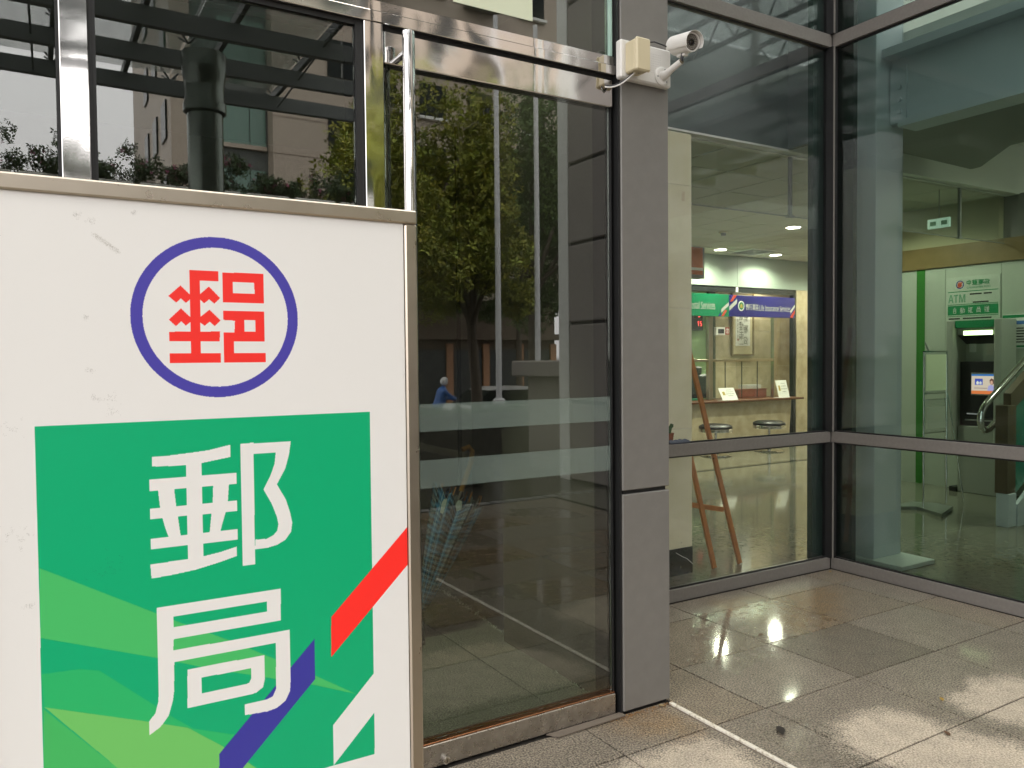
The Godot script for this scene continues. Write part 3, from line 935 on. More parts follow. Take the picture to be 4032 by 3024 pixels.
# ------------------------------------------------------------------ counter, boards, stools and what lies on it
func build_counter() -> void:
	var c := thing("service_counter", "marble fronted service counter with a dark red wooden top", "counter", Vector3(8.5, 0, -8.85))
	bx(c, "counter_top", 5.6, 10.70, 0.715, 0.748, -9.25, -8.60, M.brown_wood, 0.006)
	bx(c, "front", 5.62, 10.52, 0.0, 0.7145, -9.15, -8.80, M.tan_marble)
	put(c, "end_bracket", prism_mesh(v2([0, 0, 0.10, 0, 0.16, 0.70, 0, 0.70]), 0.3), M.tan_marble, Vector3(10.521, 0.013, -9.14))
	var g := thing("counter_screen", "glass screen in a steel frame standing on the counter", "glass screen", Vector3(9.2, 0.748, -8.9))
	for x in [[8.845, 8.93], [10.285, 10.365]]:
		bx(g, "post", x[0], x[1], 0.7485, 2.10, -8.93, -8.86, M.brushed_steel, 0.004)
	for x in [[5.7, 8.844], [8.931, 10.284]]:
		bx(g, "rail", x[0], x[1], 1.338, 1.376, -8.92, -8.87, M.brushed_steel, 0.003)
		bx(g, "pane", x[0], x[1], 1.377, 2.0, -8.900, -8.892, M.thin_glass)
	var edges := [7.9, 8.50, 8.844]
	for i in 2:
		bx(g, "pane", edges[i] + 0.004, edges[i + 1] - 0.006, 0.85, 1.336, -8.900, -8.892, M.thin_glass)
	edges = [8.931, 9.225, 9.59, 9.94, 10.284]
	for i in 4:
		bx(g, "pane", edges[i] + 0.004, edges[i + 1] - 0.006, 0.76, 1.336, -8.900, -8.892, M.thin_glass)
	for x in [8.50, 9.225, 9.59, 9.94]:
		bx(g, "pane_edge", x - 0.005, x + 0.003, 0.76, 1.336, -8.902, -8.890, M.ink)
	# hanging boards
	var right := Vector3.RIGHT
	var gb := thing("counter_sign", "green hanging board reading Postal Services over the counter", "sign", Vector3(8.2, 2.02, -8.78), "boards hanging over the counter")
	bx(gb, "board", 7.2, 9.160, 2.024, 2.362, -8.80, -8.755, mat("board_green", srgb(0.004, 0.20, 0.085), 0.3), 0.002)
	text(gb, "lettering", "Postal Services", Vector3(8.60, 2.185, -8.7545), 0.115, right, mat("board_letter", srgb(0.50, 0.51, 0.48), 0.5), 0.535)
	stripe(gb, 8.93, 9.155, 2.028, 2.36, -8.7535)
	var bb := thing("counter_sign", "blue hanging board reading Life Insurance Services over the counter", "sign", Vector3(9.9, 2.02, -8.78), "boards hanging over the counter")
	bx(bb, "board", 9.163, 10.656, 2.030, 2.358, -8.80, -8.755, mat("board_blue", srgb(0.018, 0.016, 0.17), 0.3), 0.002)
	text(bb, "lettering", "Life Insurance Services", Vector3(10.19, 2.175, -8.7545), 0.095, right, M.board_letter, 0.72)
	var k := 0
	for n in ["shou", "xian", "zhuan", "qu"]:
		glyph(bb, "character", GLYPH[n], Vector3(9.555 + 0.074 * k, 2.185, -8.7545), Vector2(0.062, 0.09), right, 0.008, M.board_letter)
		k += 1
	put(bb, "badge", lathe_mesh([Vector2(0, 0.002), Vector2(0.068, 0.002), Vector2(0.068, 0)], 24), M.paper, Vector3(9.425, 2.195, -8.7548), Basis(Vector3.RIGHT, Vector3(0, 0, 1), Vector3(0, -1.15, 0)))
	put(bb, "badge_field", lathe_mesh([Vector2(0, 0.001), Vector2(0.052, 0.001), Vector2(0.052, 0)], 24), M.print_green, Vector3(9.425, 2.195, -8.7525), Basis(Vector3.RIGHT, Vector3(0, 0, 1), Vector3(0, -1.15, 0)))
	put(bb, "badge_house", prism_mesh(v2([-0.026, -0.03, 0.026, -0.03, 0.026, 0.01, 0, 0.04, -0.026, 0.01]), 0.001), mat("badge_gold", srgb(0.45, 0.33, 0.06), 0.5), Vector3(9.425, 2.195, -8.7512))
	stripe(bb, 9.166, 9.33, 2.032, 2.356, -8.7535, 1)
	stripe(bb, 10.55, 10.654, 2.032, 2.25, -8.7535, 2)
	var ob := thing("light_box", "orange hanging sign box beside the marble column", "sign", Vector3(8.35, 2.55, -8.5))
	bx(ob, "case", 8.08, 8.40, 2.55, 3.0, -8.62, -8.50, M.grey_plastic, 0.004)
	bx(ob, "orange_face", 8.09, 8.355, 2.60, 2.99, -8.499, -8.493, mat("orange_face", srgb(0.50, 0.14, 0.03), 0.4))
	bx(ob, "white_band", 8.09, 8.355, 2.66, 2.70, -8.4925, -8.490, M.paper)
	# number display with the counter number
	var nd := thing("number_display", "small white number display with a black window above the counter", "display", Vector3(9.04, 1.74, -8.84))
	bx(nd, "case", 8.945, 9.128, 1.742, 1.864, -8.855, -8.80, M.white_plastic, 0.004)
	bx(nd, "window", 8.975, 9.10, 1.768, 1.836, -8.7995, -8.795, M.ink)
	var n7 := thing("number_plate", "red plate with a white circled number seven beside the display", "sign", Vector3(9.17, 1.75, -8.84))
	bx(n7, "plate", 9.132, 9.214, 1.752, 1.862, -8.83, -8.80, mat("plate_red", srgb(0.32, 0.025, 0.015), 0.4), 0.002)
	put(n7, "ring", ring_mesh(0.038, 0.031, 28), M.paper, Vector3(9.173, 1.807, -8.7985))
	text(n7, "numeral", "7", Vector3(9.173, 1.807, -8.799), 0.048, right, M.paper, 0.0, true)
	# display with red digits on the green wall
	var led := thing("digit_display", "dark display with glowing red digits on the green wall", "display", Vector3(9.6, 1.85, -9.93))
	bx(led, "case", 9.30, 9.745, 1.86, 2.22, -9.949, -9.90, M.black_plastic, 0.005)
	text(led, "digit_light", "3", Vector3(9.655, 2.12, -9.899), 0.07, right, glow("digit_glow", Color(1.0, 0.05, 0.12), 3.0))
	text(led, "digit_light", "15", Vector3(9.665, 1.975, -9.899), 0.08, right, M.digit_glow)
	# framed calligraphy
	var fr := thing("framed_calligraphy", "brush calligraphy scroll in a thin brown wooden frame on the marble wall", "picture", Vector3(10.75, 1.45, -9.93))
	bx(fr, "mount", 10.47, 10.97, 1.46, 2.5, -9.949, -9.925, mat("silk_mount", srgb(0.55, 0.47, 0.30), 0.8))
	bx(fr, "scroll", 10.545, 10.905, 1.60, 2.46, -9.9245, -9.922, M.paper)
	for e in [[10.445, 10.475, 1.43, 2.53], [10.965, 10.995, 1.43, 2.53], [10.4755, 10.9645, 1.43, 1.46], [10.4755, 10.9645, 2.50, 2.53]]:
		bx(fr, "frame", e[0], e[1], e[2], e[3], -9.949, -9.905, M.ochre_wood, 0.003)
	var column := [["hua", 10.80, 2.11], ["you", 10.80, 1.90], ["zheng", 10.80, 1.70], ["fu", 10.68, 2.13], ["qin", 10.68, 1.95], ["di", 10.68, 1.78], ["yi", 10.68, 1.64]]
	for q in column:
		glyph(fr, "character", GLYPH[q[0]], Vector3(q[1], q[2], -9.9215), Vector2(0.095, 0.14), right, 0.0085, M.ink)
	glyph(fr, "signature", "4050 4142 4344 3545 4647 4849", Vector3(10.60, 1.93, -9.9215), Vector2(0.06, 0.36), right, 0.012, M.ink)
	bx(fr, "seal_stamp", 10.588, 10.615, 1.69, 1.73, -9.9215, -9.9205, M.plate_red)
	# on the counter
	card("card_stand", "white leaflet card propped on the counter, leaning back", 8.93, 9.255, -8.66, 0.205, -0.5)
	card("card_stand", "tall white notice card propped at the end of the counter", 10.15, 10.40, -8.64, 0.285, -0.28)
	var tray := thing("red_tray", "shallow red plastic tray behind the counter glass", "tray", Vector3(9.9, 0.75, -9.08))
	put(tray, "bowl", box_mesh(Vector3(0.62, 0.006, 0.22)), mat("red_plastic", srgb(0.30, 0.03, 0.012), 0.35), Vector3(9.92, 0.756, -9.08))
	for e in [[9.60, 9.615, -9.19, -8.97], [10.225, 10.24, -9.19, -8.97], [9.615, 10.225, -9.19, -9.178], [9.615, 10.225, -8.982, -8.97]]:
		bx(tray, "wall", e[0], e[1], 0.76, 0.875, e[2], e[3], M.red_plastic, 0.003)
	bx(tray, "rim", 9.52, 10.25, 0.8755, 0.89, -9.20, -8.96, M.red_plastic, 0.003)
	tag(bx(self, "paper_stack", 9.80, 10.14, 0.8905, 0.955, -9.17, -8.99, M.paper, 0.004), "stack of white forms lying on the red tray", "paper")
	var mo := thing("desk_monitor", "dark back of a computer monitor behind the counter glass", "monitor", Vector3(8.75, 0.6, -9.35))
	bx(mo, "screen_back", 8.60, 8.90, 0.85, 1.17, -9.42, -9.36, M.black_plastic, 0.012)
	tube(mo, "neck", [Vector3(8.75, 0.70, -9.40), Vector3(8.75, 0.86, -9.40)], 0.03, M.black_plastic)
	put(mo, "foot", lathe_mesh([Vector2(0, 0), Vector2(0.12, 0), Vector2(0.11, 0.015), Vector2(0, 0.018)], 20), M.black_plastic, Vector3(8.75, 0.70, -9.40))
	tube(mo, "antenna", [Vector3(8.68, 1.17, -9.40), Vector3(8.68, 1.30, -9.40)], 0.018, M.black_plastic)
	var ch := thing("office_chair", "black rounded office chair back behind the counter", "chair", Vector3(9.35, 0, -9.6))
	put(ch, "backrest", box_mesh(Vector3(0.46, 0.40, 0.08), 0.035), M.leather, Vector3(9.36, 0.93, -9.62))
	put(ch, "headrest", box_mesh(Vector3(0.20, 0.14, 0.07), 0.03), M.leather, Vector3(9.33, 1.19, -9.62))
	bx(ch, "seat", 9.12, 9.60, 0.42, 0.50, -9.62, -9.2601, M.leather, 0.03)
	tube(ch, "column", [Vector3(9.36, 0.05, -9.45), Vector3(9.36, 0.42, -9.45)], 0.03, M.chrome)
	for a in 5:
		tube(ch, "base_leg", [Vector3(9.36, 0.07, -9.45), Vector3(9.36 + 0.26 * cos(TAU * a / 5), 0.03, -9.45 + 0.26 * sin(TAU * a / 5))], 0.02, M.black_plastic, 8)
	var desk := thing("office_desk", "low desk behind the counter carrying the monitor", "desk", Vector3(8.3, 0, -9.5))
	bx(desk, "desk_top", 7.2, 9.0, 0.665, 0.70, -9.75, -9.2505, M.grey_plastic, 0.004)
	for x in [7.25, 8.9]:
		bx(desk, "leg", x, x + 0.05, 0.0, 0.6645, -9.70, -9.30, M.grey_plastic)
	var bo := thing("cardboard_box", "open brown cardboard box on a cabinet behind the counter", "box", Vector3(8.45, 1.1, -9.5))
	bx(bo, "carton", 8.2, 8.62, 1.105, 1.24, -9.70, -9.40, mat("cardboard", srgb(0.36, 0.22, 0.08), 0.8), 0.003)
	tube(bo, "strap", [Vector3(8.28, 1.24, -9.45), Vector3(8.30, 1.36, -9.45), Vector3(8.36, 1.38, -9.45), Vector3(8.40, 1.24, -9.45)], 0.012, M.cardboard, 8)
	var cab := bx(self, "file_cabinet", 7.9, 8.58, 0.7005, 1.104, -9.74, -9.42, M.white_plastic, 0.006)
	tag(cab, "pale grey file cabinet under the cardboard box", "cabinet")
	tag(put(self, "red_cushion", lathe_mesh([Vector2(0, -0.09), Vector2(0.08, -0.08), Vector2(0.13, 0.0), Vector2(0.09, 0.08), Vector2(0, 0.1)], 20), mat("cushion_red", srgb(0.10, 0.015, 0.012), 0.8), Vector3(8.52, 0.791, -9.31)), "dark red round cushion behind the counter glass", "cushion")
	tag(put(self, "blue_cup", lathe_mesh([Vector2(0, 0), Vector2(0.035, 0), Vector2(0.042, 0.11), Vector2(0.036, 0.11), Vector2(0.03, 0.01), Vector2(0, 0.01)], 20), mat("cup_blue", srgb(0.015, 0.03, 0.16), 0.3), Vector3(8.44, 0.7485, -9.02)), "dark blue cup standing on the counter", "cup")
	tag(bx(self, "green_folder", 8.50, 8.75, 0.7485, 0.775, -9.05, -8.95, mat("folder_green", srgb(0.02, 0.22, 0.12), 0.5), 0.003), "flat green folder on the counter beside the blue cup", "folder")
	tag(bx(self, "letter_scale", 9.30, 9.55, 0.7485, 0.80, -9.06, -8.95, mat("scale_grey", srgb(0.28, 0.33, 0.38), 0.5), 0.006), "grey letter scale on the counter beside the red tray", "scale")
	# stools
	stool(8.30, -8.19, "black padded chrome stool before the postal counter")
	stool(9.37, -8.16, "black padded chrome stool before the insurance counter")

func ring_mesh(r1: float, r0: float, seg: int) -> Mesh:
	var st := new_st()
	for k in seg:
		var a := Vector3(cos(TAU * k / seg), sin(TAU * k / seg), 0)
		var b := Vector3(cos(TAU * (k + 1) / seg), sin(TAU * (k + 1) / seg), 0)
		quad(st, a * r0, a * r1, b * r1, b * r0, Vector3.BACK)
	return st.commit()

func stripe(parent: Node, x0: float, x1: float, y0: float, y1: float, z: float, kind := 0) -> void:
	var w := x1 - x0
	var h := y1 - y0
	var base := Vector3(x0, y0, z)
	if kind == 0:
		put(parent, "blue_stripe", prism_mesh(v2([0, 0, w * 0.25, 0, w * 0.25, h * 0.2]), 0.001), M.print_blue, base)
		put(parent, "red_stripe", prism_mesh(v2([w * 0.28, 0, w * 0.5, 0, w * 0.85, h * 0.28, w * 0.62, h * 0.28]), 0.001), M.print_red, base)
		put(parent, "white_stripe", prism_mesh(v2([w * 0.30, h * 0.17, w, h * 0.50, w, h * 0.66, w * 0.30, h * 0.33]), 0.001), M.board_letter, base)
	elif kind == 1:
		put(parent, "red_stripe", prism_mesh(v2([w * 0.1, h * 0.68, w * 0.45, h * 0.72, w, h, w * 0.55, h]), 0.001), M.print_red, base)
		put(parent, "white_stripe", prism_mesh(v2([0, h * 0.26, w, h * 0.62, w, h * 0.82, 0, h * 0.46]), 0.001), M.board_letter, base)
	else:
		put(parent, "white_stripe", prism_mesh(v2([0, h * 0.28, w, h * 0.80, w, h, 0, h * 0.52]), 0.001), M.board_letter, base)
		put(parent, "red_stripe", prism_mesh(v2([0, 0, w * 0.5, 0, w, h * 0.35, w, h * 0.62, 0, h * 0.1]), 0.001), M.print_red, base)

func card(called: String, label: String, x0: float, x1: float, z: float, h: float, lean: float) -> void:
	var c := thing(called, label, "card", Vector3((x0 + x1) / 2.0, 0.7485, z))
	var turn := Basis(Vector3.RIGHT, lean)
	put(c, "sheet", box_mesh(Vector3(x1 - x0, h, 0.004)), M.paper, c.position + turn * Vector3(0, h / 2.0, 0) + Vector3(0, 0.003, 0), turn)
	bx(c, "foot", x0, x1, 0.7486, 0.753, z - 0.12, z + 0.012, M.paper)
	for k in 4:
		put(c, "print_line", box_mesh(Vector3((x1 - x0) * (0.35 + 0.1 * (k % 3)), 0.007, 0.001)), M.grey_plastic, c.position + turn * Vector3((x1 - x0) * 0.12, h * (0.82 - 0.16 * k), 0.0032) + Vector3(0, 0.003, 0), turn)
	put(c, "print_mark", box_mesh(Vector3((x1 - x0) * 0.16, h * 0.3, 0.001)), mat("mark_ochre", srgb(0.4, 0.3, 0.08), 0.6), c.position + turn * Vector3(-(x1 - x0) * 0.28, h * 0.55, 0.0032) + Vector3(0, 0.003, 0), turn)

func stool(x: float, z: float, label: String) -> void:
	var s := thing("bar_stool", label, "stool", Vector3(x, 0, z), "stools before the counter")
	put(s, "seat", lathe_mesh([Vector2(0.21, 0.385), Vector2(0.235, 0.40), Vector2(0.232, 0.425), Vector2(0.19, 0.448), Vector2(0.1, 0.456), Vector2(0, 0.458)], 32), M.leather, Vector3(x, 0, z))
	put(s, "rim", lathe_mesh([Vector2(0, 0.338), Vector2(0.20, 0.338), Vector2(0.24, 0.345), Vector2(0.243, 0.352), Vector2(0.236, 0.360), Vector2(0.243, 0.368), Vector2(0.236, 0.376), Vector2(0.243, 0.384), Vector2(0.236, 0.392)], 32), M.chrome, Vector3(x, 0, z))
	put(s, "pole", lathe_mesh([Vector2(0.03, 0.03), Vector2(0.03, 0.2), Vector2(0.022, 0.205), Vector2(0.022, 0.339)], 20), M.chrome, Vector3(x, 0, z))
	put(s, "foot", lathe_mesh([Vector2(0.21, 0.0), Vector2(0.22, 0.006), Vector2(0.19, 0.02), Vector2(0.05, 0.032), Vector2(0.03, 0.045)], 32), M.chrome, Vector3(x, 0, z))

# ------------------------------------------------------------------ steel column, beam, landing and stairs behind the side window
func build_stair_side() -> void:
	var sp: Material = M.steel_paint
	var c := thing("steel_column", "pale blue grey steel column on a base plate behind the side window", "column", Vector3(4.98, 0, -3.42))
	bx(c, "shaft", 4.83, 5.13, 0.031, 6.4, -3.53, -3.31, sp, 0.004)
	bx(c, "base_plate", 4.80, 5.17, 0.0, 0.03, -3.57, -3.09, mat("base_white", srgb(0.55, 0.60, 0.58), 0.6), 0.004)
	var b := thing("steel_beam", "grey blue steel beam bolted to the column, running along the side window", "beam", Vector3(5.0, 2.9, -1.5))
	bx(b, "lower_flange", 4.90, 5.10, 2.90, 2.945, -3.20, 0.58, sp)
	bx(b, "web", 4.99, 5.01, 2.9455, 3.3745, -3.305, 0.58, sp)
	bx(b, "upper_flange", 4.88, 5.12, 3.375, 3.43, -3.305, 0.58, sp)
	bx(b, "splice_plate", 4.975, 4.9895, 2.95, 3.32, -3.305, -3.19, sp)
	for y in [3.02, 3.10, 3.18]:
		tube(b, "bolt", [Vector3(4.9745, y, -3.235), Vector3(4.955, y, -3.235)], 0.016, sp, 6)
	var g := thing("glass_balustrade", "clear glass balustrade fixed with round bolts above the steel beam", "balustrade", Vector3(4.95, 3.43, -1.5))
	bx(g, "pane", 4.94, 4.952, 3.44, 4.4, -3.2, -2.40, M.thin_glass)
	bx(g, "pane", 4.94, 4.952, 3.44, 4.4, -2.38, 0.58, M.thin_glass)
	for z in [-2.55, -2.25]:
		tube(g, "bolt", [Vector3(4.93, 3.52, z), Vector3(4.9395, 3.52, z)], 0.02, M.chrome)
	bx(g, "post", 4.955, 4.985, 3.4305, 4.4, -2.42, -2.36, M.brushed_steel)
	var l := thing("stair_landing", "grey underside of the upper stair landing behind the steel beam", "landing", Vector3(5.8, 3.0, -3.2))
	put(l, "slab", prism_mesh(v2([5.14, -3.80, 6.965, -3.87, 6.95, -3.78, 6.44, -3.28, 6.3, 0.55, 5.14, 0.55]), 0.22), mat("landing_concrete", srgb(0.24, 0.25, 0.24), 0.7), Vector3(0, 3.0, 0), Basis(Vector3.RIGHT, Vector3(0, 0, 1), Vector3(0, 1, 0)))
	bx(l, "edge_beam", 5.14, 6.96, 3.221, 3.46, -3.78, -3.68, M.dark_panel)
	var up := structure(bx(self, "upper_floor", 5.14, 13.4, 3.47, 3.6, -4.19, 0.55, M.white_paint))
	up.name = "upper_floor"
	# stairs climbing away from the window
	var s := thing("staircase", "grey steel staircase with pale treads climbing behind the side window", "stairs", Vector3(7.4, 0, -2.9))
	for k in 12:
		bx(s, "tread", 6.98 + 0.27 * k, 7.29 + 0.27 * k, 0.165 * (k + 1) - 0.035, 0.165 * (k + 1), -3.40, -2.3, mat("tread_stone", srgb(0.42, 0.44, 0.40), 0.5), 0.006)
		bx(s, "riser", 7.02 + 0.27 * k, 7.03 + 0.27 * k, 0.165 * k, 0.165 * (k + 1) - 0.0355, -3.40, -2.3, mat("riser_green", srgb(0.015, 0.05, 0.04), 0.5))
	put(s, "stringer", prism_mesh(v2([0, 0, 0.16, 0, 3.4, 1.95, 3.4, 2.25, 0.0, 0.18]), 0.03), sp, Vector3(6.86, 0.0, -3.44))
	bx(s, "foot_post", 6.74, 6.859, 0.0, 0.27, -3.52, -3.42, sp, 0.003)
	var h := thing("stair_handrail", "polished tube handrail with a hooked end on a wooden newel post", "handrail", Vector3(6.8, 0.27, -3.5))
	bx(h, "newel_post", 6.735, 6.865, 0.271, 0.99, -3.53, -3.43, mat("newel_wood", srgb(0.13, 0.095, 0.06), 0.45), 0.004)
	put(h, "wooden_rail", prism_mesh(v2([0, 0, 0.1, 0, 2.6, 1.5, 2.6, 1.62, 0, 0.10]), 0.06), M.newel_wood, Vector3(6.82, 0.985, -3.51))
	var p := [Vector3(8.8, 2.25, -3.56)]
	for q in [[7.212, 1.328], [6.66, 1.005], [6.615, 0.965], [6.583, 0.92], [6.575, 0.865], [6.59, 0.815], [6.63, 0.785], [6.69, 0.785], [6.74, 0.81], [6.80, 0.845]]:
		p.append(Vector3(q[0], q[1], -3.56))
	tube(h, "rail_tube", p, 0.026, M.chrome, 16)
	tube(h, "bracket", [Vector3(6.80, 0.845, -3.56), Vector3(6.80, 0.845, -3.529)], 0.012, M.chrome)
	put(h, "glass_infill", prism_mesh(v2([0, 0, 2.2, 1.25, 2.2, 2.0, 0, 0.72]), 0.01), mat("teal_infill", srgb(0.05, 0.22, 0.16), 0.25), Vector3(6.90, 0.24, -3.475))

# ------------------------------------------------------------------ cash machine corner
func build_atm_corner() -> void:
	var right := Vector3(0, 0, 1)                              # along the wall as read from the hall
	var wall := Node3D.new()
	wall.name = "machine_wall"
	add_child(wall)
	structure(wall)
	var pm: Material = mat("atm_wall", srgb(0.42, 0.45, 0.39), 0.4)
	var edges := [-6.1, -5.55, -4.885, -4.318, -3.75, -2.0, 2.5]
	for i in edges.size() - 1:
		bx(wall, "wall_panel", 8.33, 8.42, 0.0, 2.334, edges[i] + 0.0015, edges[i + 1] - 0.0015, pm)
	bx(wall, "backing", 8.4205, 8.46, 0.0, 3.0, -6.1, 2.5, M.grey_plastic)
	bx(wall, "wood_fascia", 8.31, 8.42, 2.335, 2.56, -6.1, 2.5, M.ochre_wood)
	bx(wall, "upper_panel", 8.33, 8.42, 2.561, 3.0, -6.1, -4.35, mat("olive_paint", srgb(0.40, 0.37, 0.24), 0.7))
	bx(wall, "green_band", 8.324, 8.3295, 0.0, 2.333, -5.205, -5.112, M.green_paint)
	# header board over the machine
	var flip := Vector3(0, 0, 1)
	var hb := thing("machine_board", "white board reading ATM with green bands over the cash machine", "sign", Vector3(8.31, 1.76, -4.6))
	bx(hb, "board", 8.312, 8.3285, 1.762, 2.215, -4.87, -4.325, mat("board_white", srgb(0.48, 0.51, 0.45), 0.4))
	var fx := 8.3115
	for y in [[2.058, 2.066], [1.925, 1.932], [1.805, 1.811]]:
		bx(hb, "green_line", fx - 0.0006, fx, y[0], y[1], -4.85, -4.335, M.print_green)
	bx(hb, "green_band", fx - 0.0006, fx, 1.820, 1.918, -4.85, -4.335, M.print_green)
	put(hb, "emblem", ring_mesh(0.042, 0.034, 28), M.print_blue, Vector3(fx - 0.001, 2.135, -4.722), Basis(flip, Vector3.UP, Vector3(-1, 0, 0)))
	glyph(hb, "emblem_character", GLYPH.you, Vector3(fx - 0.0004, 2.135, -4.722), Vector2(0.045, 0.05), flip, 0.006, M.print_red)
	var k := 0
	for n in ["zhong", "hua", "you", "zheng"]:
		glyph(hb, "character", GLYPH[n], Vector3(fx - 0.0004, 2.15, -4.63 + 0.062 * k), Vector2(0.05, 0.05), flip, 0.007, M.print_green)
		k += 1
	k = 0
	for n in ["zi", "dong", "gui", "yuan", "ji"]:
		glyph(hb, "character", GLYPH[n], Vector3(fx - 0.001, 1.869, -4.775 + 0.082 * k), Vector2(0.044, 0.056), flip, 0.006, M.board_letter)
		k += 1
	text(hb, "lettering", "ATM", Vector3(fx, 1.992, -4.755), 0.085, flip, mat("pale_green_print", srgb(0.16, 0.34, 0.22), 0.5), 0.18, true)
	text(hb, "lettering", "CHUNGHWA POST", Vector3(fx, 2.098, -4.53), 0.02, flip, M.print_green, 0.24)
	for q in [[2.03, -4.62, -4.50], [2.03, -4.48, -4.40], [1.945, -4.59, -4.43], [1.782, -4.84, -4.72], [1.782, -4.69, -4.40]]:
		bx(hb, "print_line", fx - 0.0006, fx, q[0] - 0.007, q[0] + 0.007, q[1], q[2], M.ink)
	# the machine itself
	var a := thing("cash_machine", "grey cash machine with a lit canopy and a bright screen in a black panel", "cash machine", Vector3(8.2, 0, -4.62))
	var body := mat("atm_body", srgb(0.33, 0.34, 0.30), 0.4)
	bx(a, "side_panel", 8.02, 8.31, 0.45, 1.755, -4.70, -4.63, body, 0.01)
	bx(a, "side_panel", 8.02, 8.31, 0.45, 1.755, -4.225, -4.155, body, 0.01)
	bx(a, "green_header", 8.06, 8.31, 1.675, 1.750, -4.628, -4.227, M.print_green, 0.003)
	bx(a, "canopy", 8.10, 8.31, 1.605, 1.674, -4.628, -4.227, body, 0.006)
	bx(a, "light_strip", 8.095, 8.0995, 1.602, 1.645, -4.56, -4.275, glow("machine_light", Color(0.92, 1.0, 0.72), 4.5))
	bx(a, "recess_back", 8.26, 8.31, 1.34, 1.604, -4.628, -4.227, M.atm_wall)
	put(a, "recess_hood", prism_mesh(v2([0, 0, 0.16, -0.09, 0.16, 0.0]), 0.39), M.black_plastic, Vector3(8.10, 1.604, -4.623))
	bx(a, "lower_body", 8.12, 8.31, 0.0, 0.68, -4.628, -4.227, body, 0.006)
	bx(a, "panel", 8.16, 8.31, 0.685, 1.335, -4.628, -4.227, M.black_plastic, 0.004)
	bx(a, "screen_frame", 8.150, 8.159, 0.995, 1.222, -4.512, -4.262, M.grey_plastic, 0.002)
	screen(a)
	bx(a, "card_slot", 8.150, 8.159, 0.80, 0.812, -4.55, -4.43, M.chrome)
	bx(a, "cash_slot", 8.150, 8.159, 0.735, 0.75, -4.57, -4.29, M.grey_plastic)
	bx(a, "sticker", 8.258, 8.2595, 1.43, 1.52, -4.59, -4.52, M.paper)
	bx(a, "notice", 8.258, 8.2595, 1.40, 1.54, -4.42, -4.29, mat("grey_notice", srgb(0.5, 0.5, 0.44), 0.7))
	bx(a, "plinth", 8.10, 8.31, 0.0, 0.05, -4.70, -4.63, M.black_plastic)
	# printed notices right of it
	var n := thing("notice_sheet", "printed notice sheet with blue and green bars beside the cash machine", "notice", Vector3(8.325, 1.46, -4.15))
	bx(n, "sheet", 8.324, 8.3288, 1.463, 1.80, -4.30, -4.02, M.paper)
	bx(n, "green_bar", 8.3232, 8.3238, 1.765, 1.795, -4.298, -4.022, M.print_green)
	bx(n, "blue_bar", 8.3232, 8.3238, 1.70, 1.735, -4.29, -4.03, mat("notice_blue", srgb(0.06, 0.16, 0.45), 0.5))
	for y in 6:
		bx(n, "print_line", 8.3232, 8.3238, 1.52 + 0.027 * y, 1.532 + 0.027 * y, -4.28, -4.06 - 0.02 * (y % 3), M.ink)
	bx(n, "green_bar", 8.3232, 8.3238, 1.473, 1.493, -4.28, -4.04, M.print_green)
	# acrylic leaflet stand on a steel foot
	var s := thing("leaflet_stand", "clear acrylic leaflet stand on a grey steel foot before the green band", "stand", Vector3(6.95, 0, -4.25))
	put(s, "foot", prism_mesh(v2([-0.25, -0.30, 0.16, -0.16, 0.22, 0.0, 0.12, 0.19, -0.26, 0.19, -0.22, 0.10, -0.10, 0.02]), 0.03), mat("stand_steel", srgb(0.30, 0.32, 0.30), 0.3, 0.6), Vector3(6.95, 0.001, -4.25), Basis(Vector3.RIGHT, Vector3(0, 0, -1), Vector3(0, 1, 0)))
	var lean := Basis(Vector3(0, 0, 1), -0.06)
	for x in [6.93, 7.29]:
		tube(s, "rod", [Vector3(x - 0.06, 0.03, -4.22), Vector3(x, 1.44, -4.26)], 0.008, M.chrome, 8)
	tube(s, "prop", [Vector3(7.31, 1.03, -4.26), Vector3(7.45, 0.03, -4.18)], 0.006, M.chrome, 8)
	tube(s, "prop", [Vector3(6.96, 1.52, -4.27), Vector3(7.01, 1.43, -4.26)], 0.006, M.grey_plastic, 8)
	for q in [[1.06, 1.43], [0.70, 0.99]]:
		bx(s, "acrylic_pocket", 6.93, 7.28, q[0], q[1], -4.262, -4.252, M.thin_glass)
		bx(s, "top_bar", 6.92, 7.29, q[1] + 0.001, q[1] + 0.012, -4.264, -4.250, M.chrome)
		bx(s, "bottom_bar", 6.92, 7.28, q[0] - 0.012, q[0] - 0.001, -4.264, -4.250, M.chrome)
	bx(s, "leaflet", 6.95, 7.26, 1.08, 1.41, -4.2505, -4.246, mat("leaflet_pale", srgb(0.78, 0.82, 0.60), 0.25))
	bx(s, "leaflet", 6.96, 7.25, 0.73, 0.93, -4.2505, -4.246, M.grey_notice)
	# green running man sign
	var e := thing("exit_sign", "pale lit hanging sign behind the glass smoke barrier", "sign", Vector3(7.5, 2.62, -4.45))
	bx(e, "case", 7.485, 7.515, 2.625, 2.715, -4.575, -4.36, glow("exit_light", Color(0.80, 1.0, 0.88), 0.35), 0.003)
	for q in [[-4.55, -4.49], [-4.44, -4.38]]:
		bx(e, "symbol", 7.4842, 7.4848, 2.65, 2.69, q[0], q[1], M.pale_green_print)
	bx(e, "hanger", 7.495, 7.505, 2.7155, 2.995, -4.47, -4.465, M.grey_plastic)

